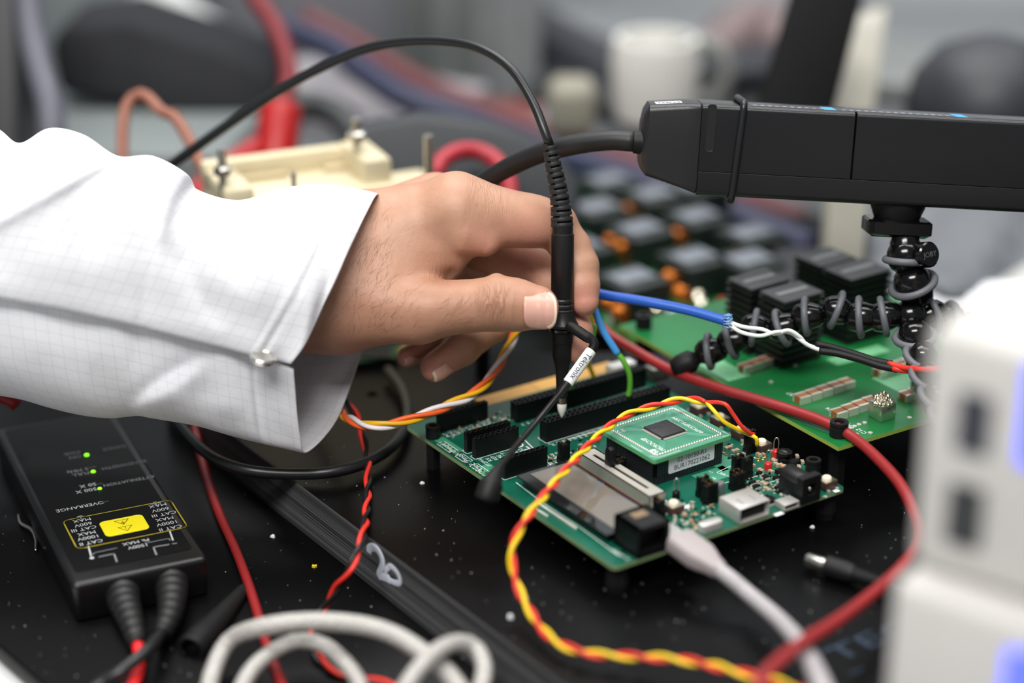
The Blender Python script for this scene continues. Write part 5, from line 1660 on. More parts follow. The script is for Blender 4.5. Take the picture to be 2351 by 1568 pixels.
# tapered end cap
def csec(x, z0, z1, y0, y1, r): return [(x, (y0 + y1) / 2 + p, (z0 + z1) / 2 + q) for p, q in rrect(y1 - y0, z1 - z0, r, 5)]
MB().loft([csec(-23.4, -7.5, 9.5, 7, DP - 7, 3), csec(-22.4, -10.0, 14.0, 4.0, DP - 4, 3.4), csec(-20.6, -12.0, 16.8, 2.0, DP - 2, 3.0), csec(-6, -16.0, 18.2, 0.2, DP - 0.2, 2.6), csec(-0.6, -17.8, 18.3, 0, DP, 2.4), csec(-0.05, -17.6, 18.1, 0.2, DP - .2, 2.4)]).build("end_cap", m_cap, amp, True, auto=0.5)
MB().tube([(-26.0, 9, 1), (-22, 9, 1)], [4.6, 5.2], 20).build("cable_gland", M_rubber, amp, True, auto=0.5)
# top labels
def cap_z(x): return 16.8 + (x + 20.6) / 14.6 * 1.4
def cap_patch(x0, x1, y0, y1, dz, name, m):
    MB().loft([[(x0, y0, cap_z(x0) + dz - .1), (x1, y0, cap_z(x1) + dz - .1), (x1, y1, cap_z(x1) + dz - .1), (x0, y1, cap_z(x0) + dz - .1)], [(x0, y0, cap_z(x0) + dz), (x1, y0, cap_z(x1) + dz), (x1, y1, cap_z(x1) + dz), (x0, y1, cap_z(x0) + dz)]]).build(name, m, amp)
cap_patch(-18.2, -7.6, 4.0, 15.0, 0.12, "white_label", M_sticker)
for k in range(6):
    cap_patch(-17 + k * 1.5, -16.3 + k * 1.5 + 0.3 * (k % 3), 6.5, 9.5, 0.2, "label_print", M_inkblack)
MB().box((78, 12, HT / 2 + 0.02), (116, 17, 0.12)).build("label_overlay", mat("overlay_sheen", (66, 66, 72), 0.4), amp)  # overlay grey lightened to paint the sheen on the amplifier's top
for x in (52, 105):
    MB().box((x, 11, HT / 2 + 0.1), (5.0, 15, 0.06)).build("blue_stripe", mat("stripe_blue", (70, 160, 214), 0.5), amp)
mb = MB()
for k in range(26):
    mb.box((22 + k * 3.0 + (6 if k > 9 else 0), 8.5, HT / 2 + 0.1), (1.6, 3.2, 0.06))
mb.build("overlay_print", mat("overlay_grey_print", (150, 152, 156), 0.6), amp)
# recess beside the cap: shade painted as dark inset, edge highlight as paler lip
MB().loft([[(4.1 + p, -0.06, 9.0 + q) for p, q in rrect(3.0, 18.6, 1.1)], [(4.1 + p, 1.5, 9.0 + q) for p, q in rrect(3.0, 18.6, 1.1)]]).build("slot_shade", M_gap, amp)
lp_ = [(4.1 + p, 0.0, 9.0 + q) for p, q in rrect(3.2, 18.8, 1.2, 5)]
MB().tube(lp_ + lp_[:2], 0.22, 8, caps=False).build("slot_lip", mat("slot_lip_black", (40, 40, 42), 0.25), amp, True)
# rubber band around the body
rr_ = [(15.5 + 0.06 * q, DP / 2 + p, q) for p, q in rrect(DP + 2.2, HT + 3.0, 2.8, 5)]
P = rr_ + rr_[:2]
MB().tube(P, 1.45, 12, caps=False).build("rubber_band", M_cable, amp, True)
# its cable, leaving to the left behind the hand
binv = np.array([bX, bY, bZ])
P = [(-25, 9, 1)] + [tuple(p) for p in (Dn([(1400, 322, 812), (1320, 332, 818), (1240, 352, 826), (1160, 388, 836), (1095, 430, 846), (1030, 490, 858), (960, 560, 872)]) - bO) @ binv.T]
P = resample(spline(np.array(P), 10), 3)[0]
MB().tube(P, 4.15, 16).build("amplifier_cable", mat("thick_cable", (24, 24, 25), 0.5), amp, True)

# ---- flexible tripod with ball joints
tri = thing("flexible_tripod", "black flexible tripod of ball joints with grey rubber rings", "tripod", tuple(D(2098, 700, 815)))
to = D(2098, 700, 815)
def TP(x, y, d): return D(x, y, d) - to
up_ = bZ
base_c = bO + bX * ((2085 - 1605) * bd) + bY * 13 + bZ * (-HT / 2)
bc = base_c - to
def stack(prof, c0, axv, n=24):
    axv = np.asarray(axv, float); axv /= np.linalg.norm(axv)
    return MB().tube([c0 + axv * z_ for r, z_ in prof], [r for r, z_ in prof], n)
stack([(11.4, 0.3), (11.2, -1.5), (9.8, -5.0), (9.2, -6.5), (8.8, -7.2)], bc, bZ).build("mount_cup", M_rubber, tri, True, auto=0.5)
pl = MB().loft([[(x, y, z_) for x, y in rrect(26.5 - k, 20 - k, 3 - k / 3, 5)] for z_, k in ((-6.4, 2), (-7.2, 0), (-12.0, 0), (-13.4, 4))])
M4 = np.eye(4); M4[:3, 0] = bX; M4[:3, 1] = bY; M4[:3, 2] = bZ; M4[:3, 3] = bc + bX * 0.3
pl.xform(M4).build("quick_plate", M_gloss, tri, True, auto=0.6)
MB().ball(TP(2078, 588, 812), 7.6, 20).build("head_ball", M_gloss, tri, True)
stack([(6.0, 0), (6.2, 6), (5.4, 8)], TP(2078, 590, 812), _U).build("head_neck", M_gloss, tri, True, auto=0.6)
MB().torus(TP(2076, 598, 812), (0.05, 0.25, 1), 7.6, 1.5, 30, 10).build("joint_ring", M_grey_rubber, tri, True)
k0 = TP(2124, 585, 806)
kd = -_F + _R * 0.55; kd /= np.linalg.norm(kd)
MB().tube([k0 - kd * 4, k0 - kd * 3.5, k0 + kd * 2.4, k0 + kd * 3.0], [4.6, 5.3, 5.3, 4.6], 24).build("clamp_knob", M_gloss, tri, True, auto=0.5)
kt = text_mb("JOBY", 3.0)
kx = np.cross((0, 0, 1.0), kd); kx /= np.linalg.norm(kx)
place(kt, k0 + kd * 3.06, kx, np.cross(kd, kx)); kt.build("knob_letters", mat("knob_print", (96, 98, 100), 0.5), tri)
stack([(4.2, 0), (3.4, -4), (3.4, -8)], TP(2080, 608, 812), _U * 0.95 - _R * 0.3).build("head_stem", M_gloss, tri, True)
def joint(c, axv, r, R, rr=1.35):
    axv = np.asarray(axv, float); axv /= np.linalg.norm(axv)
    stack([(r * 0.55, -r * 1.25), (r * 0.8, -r * 0.9), (r, -r * 0.3), (r * 1.02, r * 0.25), (r * 0.86, r * 0.75), (r * 0.5, r * 1.1)], c, axv, 20).build("ball_joint", M_gloss, tri, True)
    MB().torus(c + axv * r * 0.05, axv, R, rr, 28, 8).build("joint_ring", M_grey_rubber, tri, True)
joint(TP(2098, 655, 814), (-0.42, -0.1, 1.0), 7.8, 8.9, 1.6)
MB().ball(TP(2090, 725, 816), 7.0, 18).build("hub", M_gloss, tri, True)
leg = [(2030, 727, 816, 5.4, 6.2, (-1, .1, -.25)), (1976, 728, 818, 5.4, 6.4, (-1, .2, -.15)), (1922, 712, 821, 5.0, 6.0, (-1, .2, .32)), (1852, 726, 824, 5.0, 6.0, (-1, .2, -.15)), (1796, 752, 828, 5.0, 5.9, (-1, .2, -.5)), (1733, 752, 832, 4.9, 5.8, (-1, .2, .1)), (1680, 783, 835, 4.9, 5.8, (-1, .2, -.4)), (1630, 806, 838, 4.9, 5.7, (-1, .2, -.2))]
for (x, y, d, r, R, axv) in leg:
    joint(TP(x, y, d), axv, r * 1.14, R * 1.2, 1.45)
pts = [TP(x, y, d) for x, y, d, *_ in leg] + [TP(1582, 832, 841), TP(1556, 842, 843)]
MB().tube(np.vstack([[TP(2085, 727, 816)], pts]), 3.0, 10).build("leg_core", M_gloss, tri, True)
MB().tube([TP(1600, 822, 840), TP(1588, 828, 840.5), TP(1560, 840, 842), TP(1546, 846, 843)], [3.0, 4.9, 4.7, 3.6], 16).build("leg_foot", M_rubber, tri, True)
for (x, y, d, r, R, axv) in ((2101, 775, 808, 6.0, 6.9, (-.15, -.1, 1)), (2116, 822, 800, 5.2, 6.0, (.3, -.3, 1)), (2130, 868, 792, 5.2, 6.0, (.3, -.3, 1)), (2150, 912, 785, 5.2, 6.0, (.3, -.3, 1)), (2172, 960, 778, 5.2, 6.0, (.3, -.3, 1)), (2196, 1010, 771, 5.2, 6.0, (.3, -.3, 1)), (2138, 722, 822, 5.2, 6.4, (1, .3, .3)), (2182, 735, 832, 5.2, 6.0, (1, .3, -.1)), (2228, 760, 842, 5.2, 6.0, (1, .3, -.2)), (2278, 802, 841, 5.2, 6.0, (1, .1, -.5)), (2330, 855, 836, 5.2, 6.0, (1, .1, -.5))):
    joint(TP(x, y, d), axv, r * 1.12, R * 1.15, 1.5)
MB().tube([TP(2092, 725, 816), TP(2101, 775, 808), TP(2116, 822, 800), TP(2130, 868, 792), TP(2150, 912, 785), TP(2172, 960, 778), TP(2196, 1010, 771), TP(2218, 1058, 764.5)], 3.0, 10).build("leg_core", M_gloss, tri, True)
MB().tube([TP(2092, 725, 816), TP(2138, 722, 822), TP(2182, 735, 832), TP(2228, 760, 842), TP(2270, 795, 842), TP(2330, 855, 836), TP(2385, 905, 830)], 3.0, 10).build("leg_core", M_gloss, tri, True)

# ---------------------------------------------------------------- power board, right
P2 = 25.0
k0_ = Z(1925, 1027, P2); kl = Z(1560, 835, P2); kr = Z(2160, 955, P2)
e1 = (kr - k0_); e1 /= np.linalg.norm(e1); e2 = np.array([-e1[1], e1[0], 0])
pwr = thing("power_board", "green power converter board with heatsinks and capacitor rows on tall posts", "circuit board", matrix=frame_matrix((k0_[0], k0_[1], 0), e1, e2, (0, 0, 1)))
_pi = np.array([e1, e2, (0, 0, 1.0)])
def Q(px, py, z_=P2):
    p = (Z(px, py, z_) - np.array([k0_[0], k0_[1], 0])) @ _pi.T
    return float(p[0]), float(p[1])
PBW, PBL = 130.0, 150.0
mb = MB()
pol = [(0, 0), (PBW, 0), (PBW, PBL), (0, PBL)]
mb.add([(x, y, P2) for x, y in pol], [(0, 1, 2, 3)], 0); mb.add([(x, y, P2 - 1.7) for x, y in pol], [(3, 2, 1, 0)], 0)
mb.loft([[(x, y, P2 - 1.7) for x, y in pol], [(x, y, P2) for x, y in pol]], False, 1)
mb.build("board", [M_power, M_poweredge], pwr)
x, y = Q(1925, 1000)
for (x, y) in ((x, y), (PBW - 8, 8), (8, PBL - 8)):
    MB().lathe([(3.7, 0), (3.7, 4.0), (3.2, 4.3), (3.7, 4.6), (3.7, 6.2), (2.0, 6.2), (1.8, 4.6)], (x, y, P2), 18).build("standoff_head", M_rubber, pwr, True, auto=0.5)
    MB().lathe([(3.6, 0), (3.6, P2 - 1.7)], (x, y, 0), 6).build("standoff_post", M_rubber, pwr)
m_mlcc = mat("mlcc_brown", (150, 98, 58), 0.5)
def mlcc_row(px0, py0, px1, py1, n):
    a_, b_ = np.array(Q(px0, py0)), np.array(Q(px1, py1))
    for k in range(n):
        c_ = a_ + (b_ - a_) * (k + 0.5) / n
        w = np.linalg.norm(b_ - a_) / n * 0.86
        mb = MB(); mb.box((0, 0, 1.5), (w, 3.4, 3.0), mi=0); mb.box((0, -2.2, 1.5), (w, 1.2, 3.1), mi=1); mb.box((0, 2.2, 1.5), (w, 1.2, 3.1), mi=1)
        o = mb.build("ceramic_capacitor", [m_mlcc, M_solder], pwr)
        o.location = (c_[0] * S, c_[1] * S, P2 * S)
mlcc_row(1828, 926, 1955, 884, 5); mlcc_row(1913, 962, 2010, 926, 4); mlcc_row(2010, 866, 2110, 832, 5); mlcc_row(2070, 920, 2150, 892, 4); mlcc_row(1700, 856, 1790, 826, 4)
# terminals with a stud of wound silver strands
def terminal(px, py, seed):
    x, y = Q(px, py)
    t = thing("terminal_post", None, None); t.parent = pwr; t.location = (x * S, y * S, P2 * S)
    mb = MB().box((0, 0, 3.6), (8, 8, 7.2)); mb.build("terminal_block", mat("terminal_tin", (206, 210, 196), 0.25, 0.9), t, bevel=0.5)
    r_ = random.Random(seed)
    mb = MB()
    for k in range(46):
        th = r_.uniform(0, 6.3); rr2 = 4.6 * math.sqrt(r_.random())
        mb.ball((rr2 * math.cos(th), rr2 * math.sin(th), 7.2 + (4.6 - rr2) * 0.8), r_.uniform(0.7, 1.3), 8)
    mb.build("solder_strands", mat("bright_solder", (238, 230, 206), 0.18, 1.0), t, True)
terminal(2024, 958, 1); terminal(2118, 920, 2)
mb = MB()
for (px, py) in ((1950, 985), (1962, 980), (1972, 976), (1966, 998), (1985, 972), (1998, 995), (2088, 960), (1880, 905), (1770, 878), (1825, 840)):
    x, y = Q(px, py); mb.cyl((x, y, P2), 1.0, 0.5, 10)
mb.build("solder_pads", M_solder, pwr)["kind"] = "stuff"
m_planelt = mat("power_plane_light", (120, 190, 140), 0.3)
for (px, py, w, h) in ((1655, 845, 12, 26), (2075, 870, 22, 16), (1970, 815, 30, 8)):
    x, y = Q(px, py); MB().box((x, y, P2 + 0.03), (w, h, 0.04)).build("copper_plane", m_planelt, pwr)
for (px, py, s) in ((1955, 978, "TP1"), (1978, 990, "C12"), (1905, 940, "C4"), (1815, 905, "R7")):
    x, y = Q(px, py); tm = text_mb(s, 3); place(tm, (x, y, P2 + 0.08), (0, 1, 0), (-1, 0, 0)); tm.build("printed_letters", M_white, pwr)
# black finned heatsinks with grey lids
m_hs = mat("heatsink_black", (20, 21, 22), 0.45); m_lid = mat("heatsink_lid", (60, 62, 64), 0.6, spec=0.3)
def heatsink(px, py, zt, w, d, rot):
    p = (Z(px, py, zt) - np.array([k0_[0], k0_[1], 0])) @ _pi.T
    t = thing("heatsink", None, None); t.parent = pwr; t.location = (p[0] * S, p[1] * S, P2 * S); t.rotation_euler = (0, 0, math.radians(rot))
    h = zt - P2
    mb = MB(); nf = int(h / 3.0)
    mb.box((0, 0, h / 2), (w - 3, d - 3, h))
    for k in range(nf):
        mb.box((0, 0, 1.4 + k * 3.0), (w, d, 1.5))
    mb.build("heatsink_fins", m_hs, t)
    mb = MB().box((0, 0, h + 0.5), (w - 0.6, d - 0.6, 1.4)); mb.build("heatsink_lid", m_lid, t, bevel=0.4)
    MB().box((0, 0, h + 1.3), (w * 0.75, d * 0.18, 0.3)).build("lid_print", mat("lid_stripe", (104, 106, 108), 0.5), t)
heatsink(1742, 645, 55, 23, 17, 2); heatsink(1818, 674, 55, 23, 17, 2); heatsink(1895, 594, 55, 22, 18, 2); heatsink(1968, 622, 55, 25, 19, 2)

# ---------------------------------------------------------------- relay board behind
P3 = -8.0
rk = Z(1470, 792, P3)
re1 = np.array([math.cos(math.radians(34)), math.sin(math.radians(34)), 0]); re2 = np.array([-re1[1], re1[0], 0])
rel_ = thing("relay_board", "green board crowded with dark blocks and copper coils behind the hand", "circuit board", matrix=frame_matrix((rk[0], rk[1], 0), re1, re2, (0, 0, 1)))
_ri = np.array([re1, re2, (0, 0, 1.0)])
def RQ(px, py, z_=P3):
    p = (Z(px, py, z_) - np.array([rk[0], rk[1], 0])) @ _ri.T
    return float(p[0]), float(p[1])
RW, RL = 118.0, 262.0
mb = MB(); pol = [(0, 0), (RW, 0), (RW, RL), (0, RL)]
mb.add([(x, y, P3) for x, y in pol], [(0, 1, 2, 3)], 0); mb.add([(x, y, P3 - 1.7) for x, y in pol], [(3, 2, 1, 0)], 0)
mb.loft([[(x, y, P3 - 1.7) for x, y in pol], [(x, y, P3) for x, y in pol]], False, 1)
mb.build("board", [M_power, M_poweredge], rel_)
for (x, y) in ((6, 8), (RW - 6, 8), (6, RL - 8), (RW - 6, RL - 8)):
    MB().lathe([(3.2, 0), (3.2, P3 - 1.7 - LOW)], (x, y, LOW), 6).build("standoff_post", M_rubber, rel_)
    MB().lathe([(3.0, 0), (3.0, 5)], (x, y, P3), 6).build("standoff_head", M_rubber, rel_)
m_blk = mat("block_dark", (18, 28, 24), 0.5); m_blktop = mat("block_top", (112, 117, 126), 0.5)
m_coil = mat("coil_copper", (206, 118, 42), 0.25, 0.7)
ZB = P3 + 20
for (px, py) in ((1450, 632), (1592, 585), (1370, 470), (1470, 520), (1600, 490), (1500, 440), (1725, 530), (1330, 560), (1720, 590), (1395, 408), (1600, 420)):
    x, y = RQ(px, py, ZB)
    if x > RW + 45: continue
    t = thing("relay_block", None, None); t.parent = rel_; t.location = (x * S, y * S, P3 * S)
    MB().box((0, 0, 9.5), (27, 30, 19)).build("block_body", m_blk, t, bevel=0.8)
    MB().box((0, 0, 19.6), (21, 15, 1.4)).build("block_top", m_blktop, t, bevel=0.5)
for (px, py) in ((1572, 622), (1540, 637), (1586, 528), (1555, 540), (1430, 568), (1420, 660), (1355, 418), (1338, 505), (1470, 465), (1440, 485), (1706, 580), (1690, 596), (1565, 672), (1400, 695), (1424, 717), (1405, 555)):
    x, y = RQ(px, py, P3 + 12)
    t = thing("copper_coil", None, None); t.parent = rel_; t.location = (x * S, y * S, P3 * S)
    mb = MB()
    for k in range(5):
        mb.torus((0, (k - 2) * 1.3, 11.5), (0, 1, 0.12), 3.2, 0.7, 16, 6)
    mb.build("coil_winding", m_coil, t, True)
    MB().tube([(0, -3, 11.5), (0, -3, 0)], 0.7, 6).build("coil_lead", m_coil, t)
# bright terminals and coloured capacitors along its near edge
rng = random.Random(9)
for (px, py) in ((1602, 680), (1610, 700), (1508, 705)):
    x, y = RQ(px, py, P3 + 6); MB().lathe([(4.5, 0), (4.5, 5), (3, 8), (1, 9)], (x, y, P3), 14).build("tin_terminal", mat("bright_solder", (238, 230, 206), 0.18, 1.0), rel_, True, auto=0.8)
for (px, py, c) in ((1590, 735, (196, 30, 52)), (1660, 705, (176, 36, 40)), (1560, 730, (150, 170, 220)), (1545, 728, (190, 200, 214)), (1480, 745, (16, 16, 17)), (1405, 730, (190, 214, 190))):
    x, y = RQ(px, py, P3 + 3); MB().cyl((x, y, P3), 3.0, 7, 12).build("small_capacitor", mat("cap_%d_%d_%d" % c, c, 0.35), rel_, bevel=0.5)

# ---------------------------------------------------------------- blue cable ending in white, black and red wires
bl_ = thing("blue_cable", "blue cable stripped to white wires, joined with black tubing to red wires", "cable", tuple(D(1665, 735, 812)))
bo = D(1665, 735, 812)
def BLP(lst): return resample(spline(Dn(lst) - bo, 10), 1.5)[0]
MB().tube(BLP([(1300, 655, 840), (1380, 676, 832), (1480, 692, 824), (1580, 712, 818), (1668, 737, 812)]), 2.1, 14).build("blue_jacket", M_blue, bl_, True)
mb = MB(); rng = random.Random(2)
e_ = D(1668, 737, 812) - bo
for k in range(12):
    th = k * 0.55
    r1 = 2.2
    c0 = e_ + _U * r1 * math.cos(th) + (-_F) * r1 * math.sin(th)
    mb.tube([c0 - _R * 1.5, c0 + _R * rng.uniform(0.5, 1.2) + _U * rng.uniform(-.8, .8), c0 + _R * rng.uniform(1.5, 2.6) + _U * rng.uniform(-1.3, 1.3)], 0.35, 5)
mb.build("shield_strands", mat("strand_blue", (120, 166, 214), 0.35, 0.3), bl_, True)
MB().tube(BLP([(1668, 736, 812), (1705, 750, 811), (1750, 756, 810), (1780, 767, 809), (1810, 758, 807), (1838, 775, 808), (1850, 790, 810), (1885, 803, 810)]), 0.85, 8).build("white_wire", M_white, bl_, True)
MB().tube(BLP([(1668, 740, 812), (1700, 762, 810), (1745, 771, 808), (1782, 762, 807), (1815, 764, 810), (1840, 782, 808), (1862, 796, 808), (1890, 806, 807)]), 0.85, 8).build("white_wire", M_white, bl_, True)
MB().tube(BLP([(1872, 790, 810), (1905, 796, 809), (1960, 812, 807), (2010, 828, 804), (2048, 836, 802)]), 1.5, 10).build("black_tubing", M_rubber, bl_, True)
MB().tube(BLP([(1880, 806, 807), (1920, 811, 806), (1970, 824, 804), (2020, 840, 802), (2060, 848, 800)]), 1.5, 10).build("black_tubing", M_rubber, bl_, True)
MB().tube(BLP([(2040, 834, 802), (2080, 845, 796), (2150, 850, 780), (2230, 850, 768), (2350, 870, 756), (2460, 930, 748)]), 1.2, 8).build("red_wire", M_redw, bl_, True)
MB().tube(BLP([(2050, 846, 800), (2090, 852, 796), (2150, 846, 784), (2230, 842, 770), (2350, 862, 758), (2460, 922, 750)]), 1.2, 8).build("red_wire", M_redw, bl_, True)
# single wires plugged into the long headers
t = thing("jumper_wire", "green wire with light blue tape plugged into the front long header", "wire", tuple(Z(1441, 908, BT + 8)))
jo = Z(1441, 908, BT + 8)
MB().tube(resample(spline(Dn([(1415, 808, 826), (1432, 830, 828), (1445, 860, 832), (1446, 890, 836), (1442, 910, 838)]) - jo, 8), 1)[0], 1.15, 10).build("green_wire", M_green, t, True)
MB().tube(resample(spline(Dn([(1358, 690, 826), (1368, 718, 824), (1385, 760, 824), (1418, 812, 826)]) - jo, 8), 1)[0], [1.4] * 0 or 1.5, 10).build("blue_tape", M_ltblue, t, True)
cable("jumper_wire", [(1365, 745, 830), (1358, 790, 832), (1338, 830, 834), (1320, 862, 838), (1310, 890, 840)], 1.1, M_green, "green wire passing behind the probe and its white sleeve", "wire")
cable("jumper_wire", [(1362, 690, 842), (1356, 760, 848), (1348, 820, 856), (1362, 862, 862), (1366, 880, 864)], 1.1, M_yellow, "short yellow wire standing in the rear long header", "wire")

# ---------------------------------------------------------------- stacked bench power supplies, near right
m_psu = mat("supply_cream", (200, 197, 193), 0.5, var=0.02)
def supply(name, label, corner, z0, z1, ang, rows_):
    t = thing(name, label, "power supply", (corner[0], corner[1], z0), ang, "bench power supplies")
    h = z1 - z0; L_, Dp = 190, 150
    # local x runs along the front to the right and toward the camera, y goes back
    MB().box((L_ / 2, Dp / 2, h / 2), (L_, Dp, h)).build("supply_case", m_psu, t, bevel=4, seg=3)
    for k, (x, z_, w, hh, m) in enumerate(rows_):
        MB().loft([[(x + p, 0.1, z_ + q) for p, q in rrect(w, hh, 1.2)], [(x + p, -0.8, z_ + q) for p, q in rrect(w, hh, 1.2)]]).build(("switch_panel", "socket_panel", "lit_display", "round_knob")[min(k, 3)], m, t)
    return t
cp = D(2128, 770, 520)
m_sock = mat("socket_dark", (40, 42, 54), 0.4); m_sock2 = mat("socket_black", (26, 28, 30), 0.4)
m_disp = mat("display_blue", (60, 70, 220), 0.3, emit=(70, 84, 255), estr=1.6)
m_socr = mat("socket_maroon", (74, 52, 62), 0.4)
angp = math.radians(-38)
zt_u = D(2128, 740, 520)[2]; zb_u = 100.0
t = supply("power_supply", "cream power supply on top of the stack, with a blue lit display", cp, zb_u, zt_u, angp,
           [(15.5, 47, 9.5, 17, m_sock), (15.5, 20, 10, 18, m_sock2), (33, 54, 8, 28, m_disp), (48, 14, 9, 9, m_sock2)])
cp2 = cp + np.array([-5.5, -7, 0])
t = supply("power_supply", "cream power supply at the bottom of the stack, with a round black knob", cp2, 0, zb_u - 0.5, angp,
           [(17, 66, 10, 18, m_sock), (17, 40, 10, 18, m_sock2), (40, 78, 10, 26, m_disp), (44, 96, 0.1, 0.1, m_sock2)])
MB().lathe([(6, 0), (6, 6), (5, 7.5), (1, 8)], (0, 0, 0), 20).build("round_knob", m_sock2, t, True, auto=0.6)
o = t.children[-1]; o.location = (29 * S, -0.2 * S, 91 * S); o.rotation_euler = (math.pi / 2, 0, 0)
# ---------------------------------------------------------------- cream terminal base with metal posts
def boxat(name, label, cat, c, size, rz, m, bevel=3.0, tilt=(0, 0)):
    mb = MB().box((0, 0, size[2] / 2), size)
    o = mb.build(name, m, None, bevel=bevel, seg=3)
    o.location = tuple(np.asarray(c, float) * S); o.rotation_euler = (tilt[0], tilt[1], rz)
    return tag(o, label, cat)
m_creamb = mat("base_cream", (216, 204, 172), 0.5)
m_creamd = mat("base_cream_dark", (200, 184, 150), 0.55)
dC = 905.0
c0 = D(690, 470, dC)
fl_ = D(470, 420, dC - 12); fr_ = D(905, 400, dC + 40)
fx_ = fr_ - fl_; fx_[2] = 0; fx_ /= np.linalg.norm(fx_); ry = math.atan2(fx_[1], fx_[0])
ry = math.radians(24)
zc = D(690, 365, dC + 10)[2]
cen = D(690, 385, dC + 20)
tb = thing("terminal_base", "cream plastic terminal base with upright metal posts behind the hand", "terminal block", (cen[0], cen[1], 0), ry)
TZ = cen[2]
inv_c, inv_s = math.cos(-ry), math.sin(-ry)
def TB(px, py, z_):
    p = Z(px, py, z_) - cen
    return p[0] * inv_c - p[1] * inv_s, p[0] * inv_s + p[1] * inv_c
MB().box((0, 4, TZ / 2 - 4), (82, 44, TZ - 8)).build("base_body", m_creamb, tb, bevel=2)
MB().box((0, 22, TZ - 5), (82, 8, 13)).build("raised_wall", m_creamb, tb, bevel=1.5)
MB().box((-34, 2, TZ - 6), (14, 36, 10)).build("end_block", m_creamb, tb, bevel=2)
MB().box((34, 6, TZ - 4), (14, 36, 14)).build("end_block", m_creamb, tb, bevel=2)
MB().box((-14, 15, TZ - 6.8), (24, 6, 2.5)).build("base_recess", m_creamd, tb, bevel=0.5)
MB().box((22, 14, TZ - 6.8), (12, 6, 2.5)).build("base_recess", m_creamd, tb, bevel=0.5)
MB().box((52, -2, TZ / 2 - 7), (30, 40, TZ - 14)).build("base_step", m_creamb, tb, bevel=2)
def post(px, pyb, pyt, d, r, nut=True):
    b_ = D(px, pyb, d) - cen; t_ = D(px, pyt, d) - cen
    f = lambda p: np.array([p[0] * inv_c - p[1] * inv_s, p[0] * inv_s + p[1] * inv_c, p[2] + cen[2]])
    b_, t_ = f(b_), f(t_)
    t_ = np.array([b_[0], b_[1], b_[2] + (t_[2] - b_[2]) * 1.0 + 0.0])
    P = [b_ + np.array([0, 0, -14]), b_, t_]
    MB().tube(P, r, 14).build("metal_post", M_silver, tb, True, auto=0.6)
    if nut:
        MB().lathe([(r * 2.1, 0), (r * 2.1, 3), (r * 1.4, 4)], tuple(b_ + np.array([0, 0, -1.0])), 6).build("post_nut", M_silver, tb)
post(512, 395, 335, dC - 4, 2.1); post(818, 315, 268, dC + 30, 2.3); post(985, 400, 300, dC + 10, 2.2, False); post(675, 430, 392, dC - 10, 1.2, False)

# ---------------------------------------------------------------- things further back, out of focus
slate = mat("case_slate", (52, 57, 62), 0.5)
darkc = mat("case_dark", (40, 41, 45), 0.5)
greyp = mat("metal_grey", (150, 156, 156), 0.45)
lgrey = mat("panel_light_grey", (196, 200, 204), 0.5)
# red lead loop
cable("red_lead", [(1000, 405, 960), (1012, 372, 965), (1045, 350, 970), (1085, 345, 975), (1125, 358, 975), (1155, 390, 970), (1170, 430, 965), (1172, 500, 960)], 4.3, mat("red_lead_rose", (168, 40, 54), 0.5), "short red lead looped just above the knuckles", "cable")
# copper wire arch
cable("copper_wire", [(282, 400, 960), (282, 300, 965), (292, 240, 970), (322, 216, 970), (348, 232, 965), (370, 256, 960), (400, 268, 955), (428, 310, 950), (455, 365, 945), (485, 425, 940)], 2.9, mat("wire_brown", (150, 96, 78), 0.5), "bent brown copper wire arching above the sleeve", "wire")
# red test lead with clip
rl = thing("red_test_lead", "red test lead coming down from the top to a red clip behind the sleeve", "cable", tuple(D(640, 320, 1090)))
ro = D(640, 320, 1090)
def RL_(lst): return resample(spline(Dn(lst) - ro, 10), 4)[0]
MB().tube(RL_([(430, -330, 1170), (500, -180, 1150), (560, -60, 1130), (590, 0, 1125), (628, 55, 1120), (655, 120, 1112), (664, 180, 1105), (650, 240, 1098), (640, 285, 1092)]), 5.2, 14).build("lead_cable", mat("red_lead_dull", (122, 26, 34), 0.5), rl, True)
MB().tube(RL_([(645, 250, 1096), (640, 290, 1092), (636, 340, 1088), (632, 380, 1086)]), [7, 12, 13, 12] * 0 or 11.5, 14).build("clip_body", mat("red_clip", (170, 12, 16), 0.4), rl, True)
MB().tube(RL_([(620, 320, 1090), (570, 350, 1085), (520, 385, 1080), (470, 425, 1075), (430, 470, 1070)]), 5.5, 12).build("clip_jaw", mat("red_clip_dark", (176, 26, 36), 0.4), rl, True)
# solids further back: an outline seen face-on, standing at a depth and running back from there
def slab(name, label, cat, poly, d, thick, m, bevel=6.0, slope=0.0):
    F_ = [D(x, y, d + slope * (y - poly[0][1])) for x, y in poly]
    o0_ = F_[0]
    mb = MB().loft([[tuple(v - o0_) for v in F_], [tuple(v - o0_ + np.array([0, thick, 0])) for v in F_]])
    o = mb.build(name, m, None, bevel=bevel, seg=4)
    o.location = tuple(o0_ * S)
    return tag(o, label, cat)
slab("equipment_case", "dark slate equipment case standing right behind the cream terminal base", "case", [(790, 300), (960, 268), (1130, 292), (1260, 345), (1330, 430), (1330, 560), (790, 520)], 1000, 14, mat("case_slate_deep", (40, 44, 49), 0.55), 3)
TRZ = 26.0
tp = [Z(70, 352, TRZ), Z(520, 352, TRZ), Z(640, 215, TRZ), Z(60, 200, TRZ)]
mb = MB().prism([tuple(p[:2]) for p in tp], LOW, TRZ)
o = mb.build("instrument_tray", mat("tray_grey", (122, 129, 129), 0.5), None, bevel=4, seg=3)
tag(o, "light grey instrument tray between the sleeve and the dark carrying case", "tray")
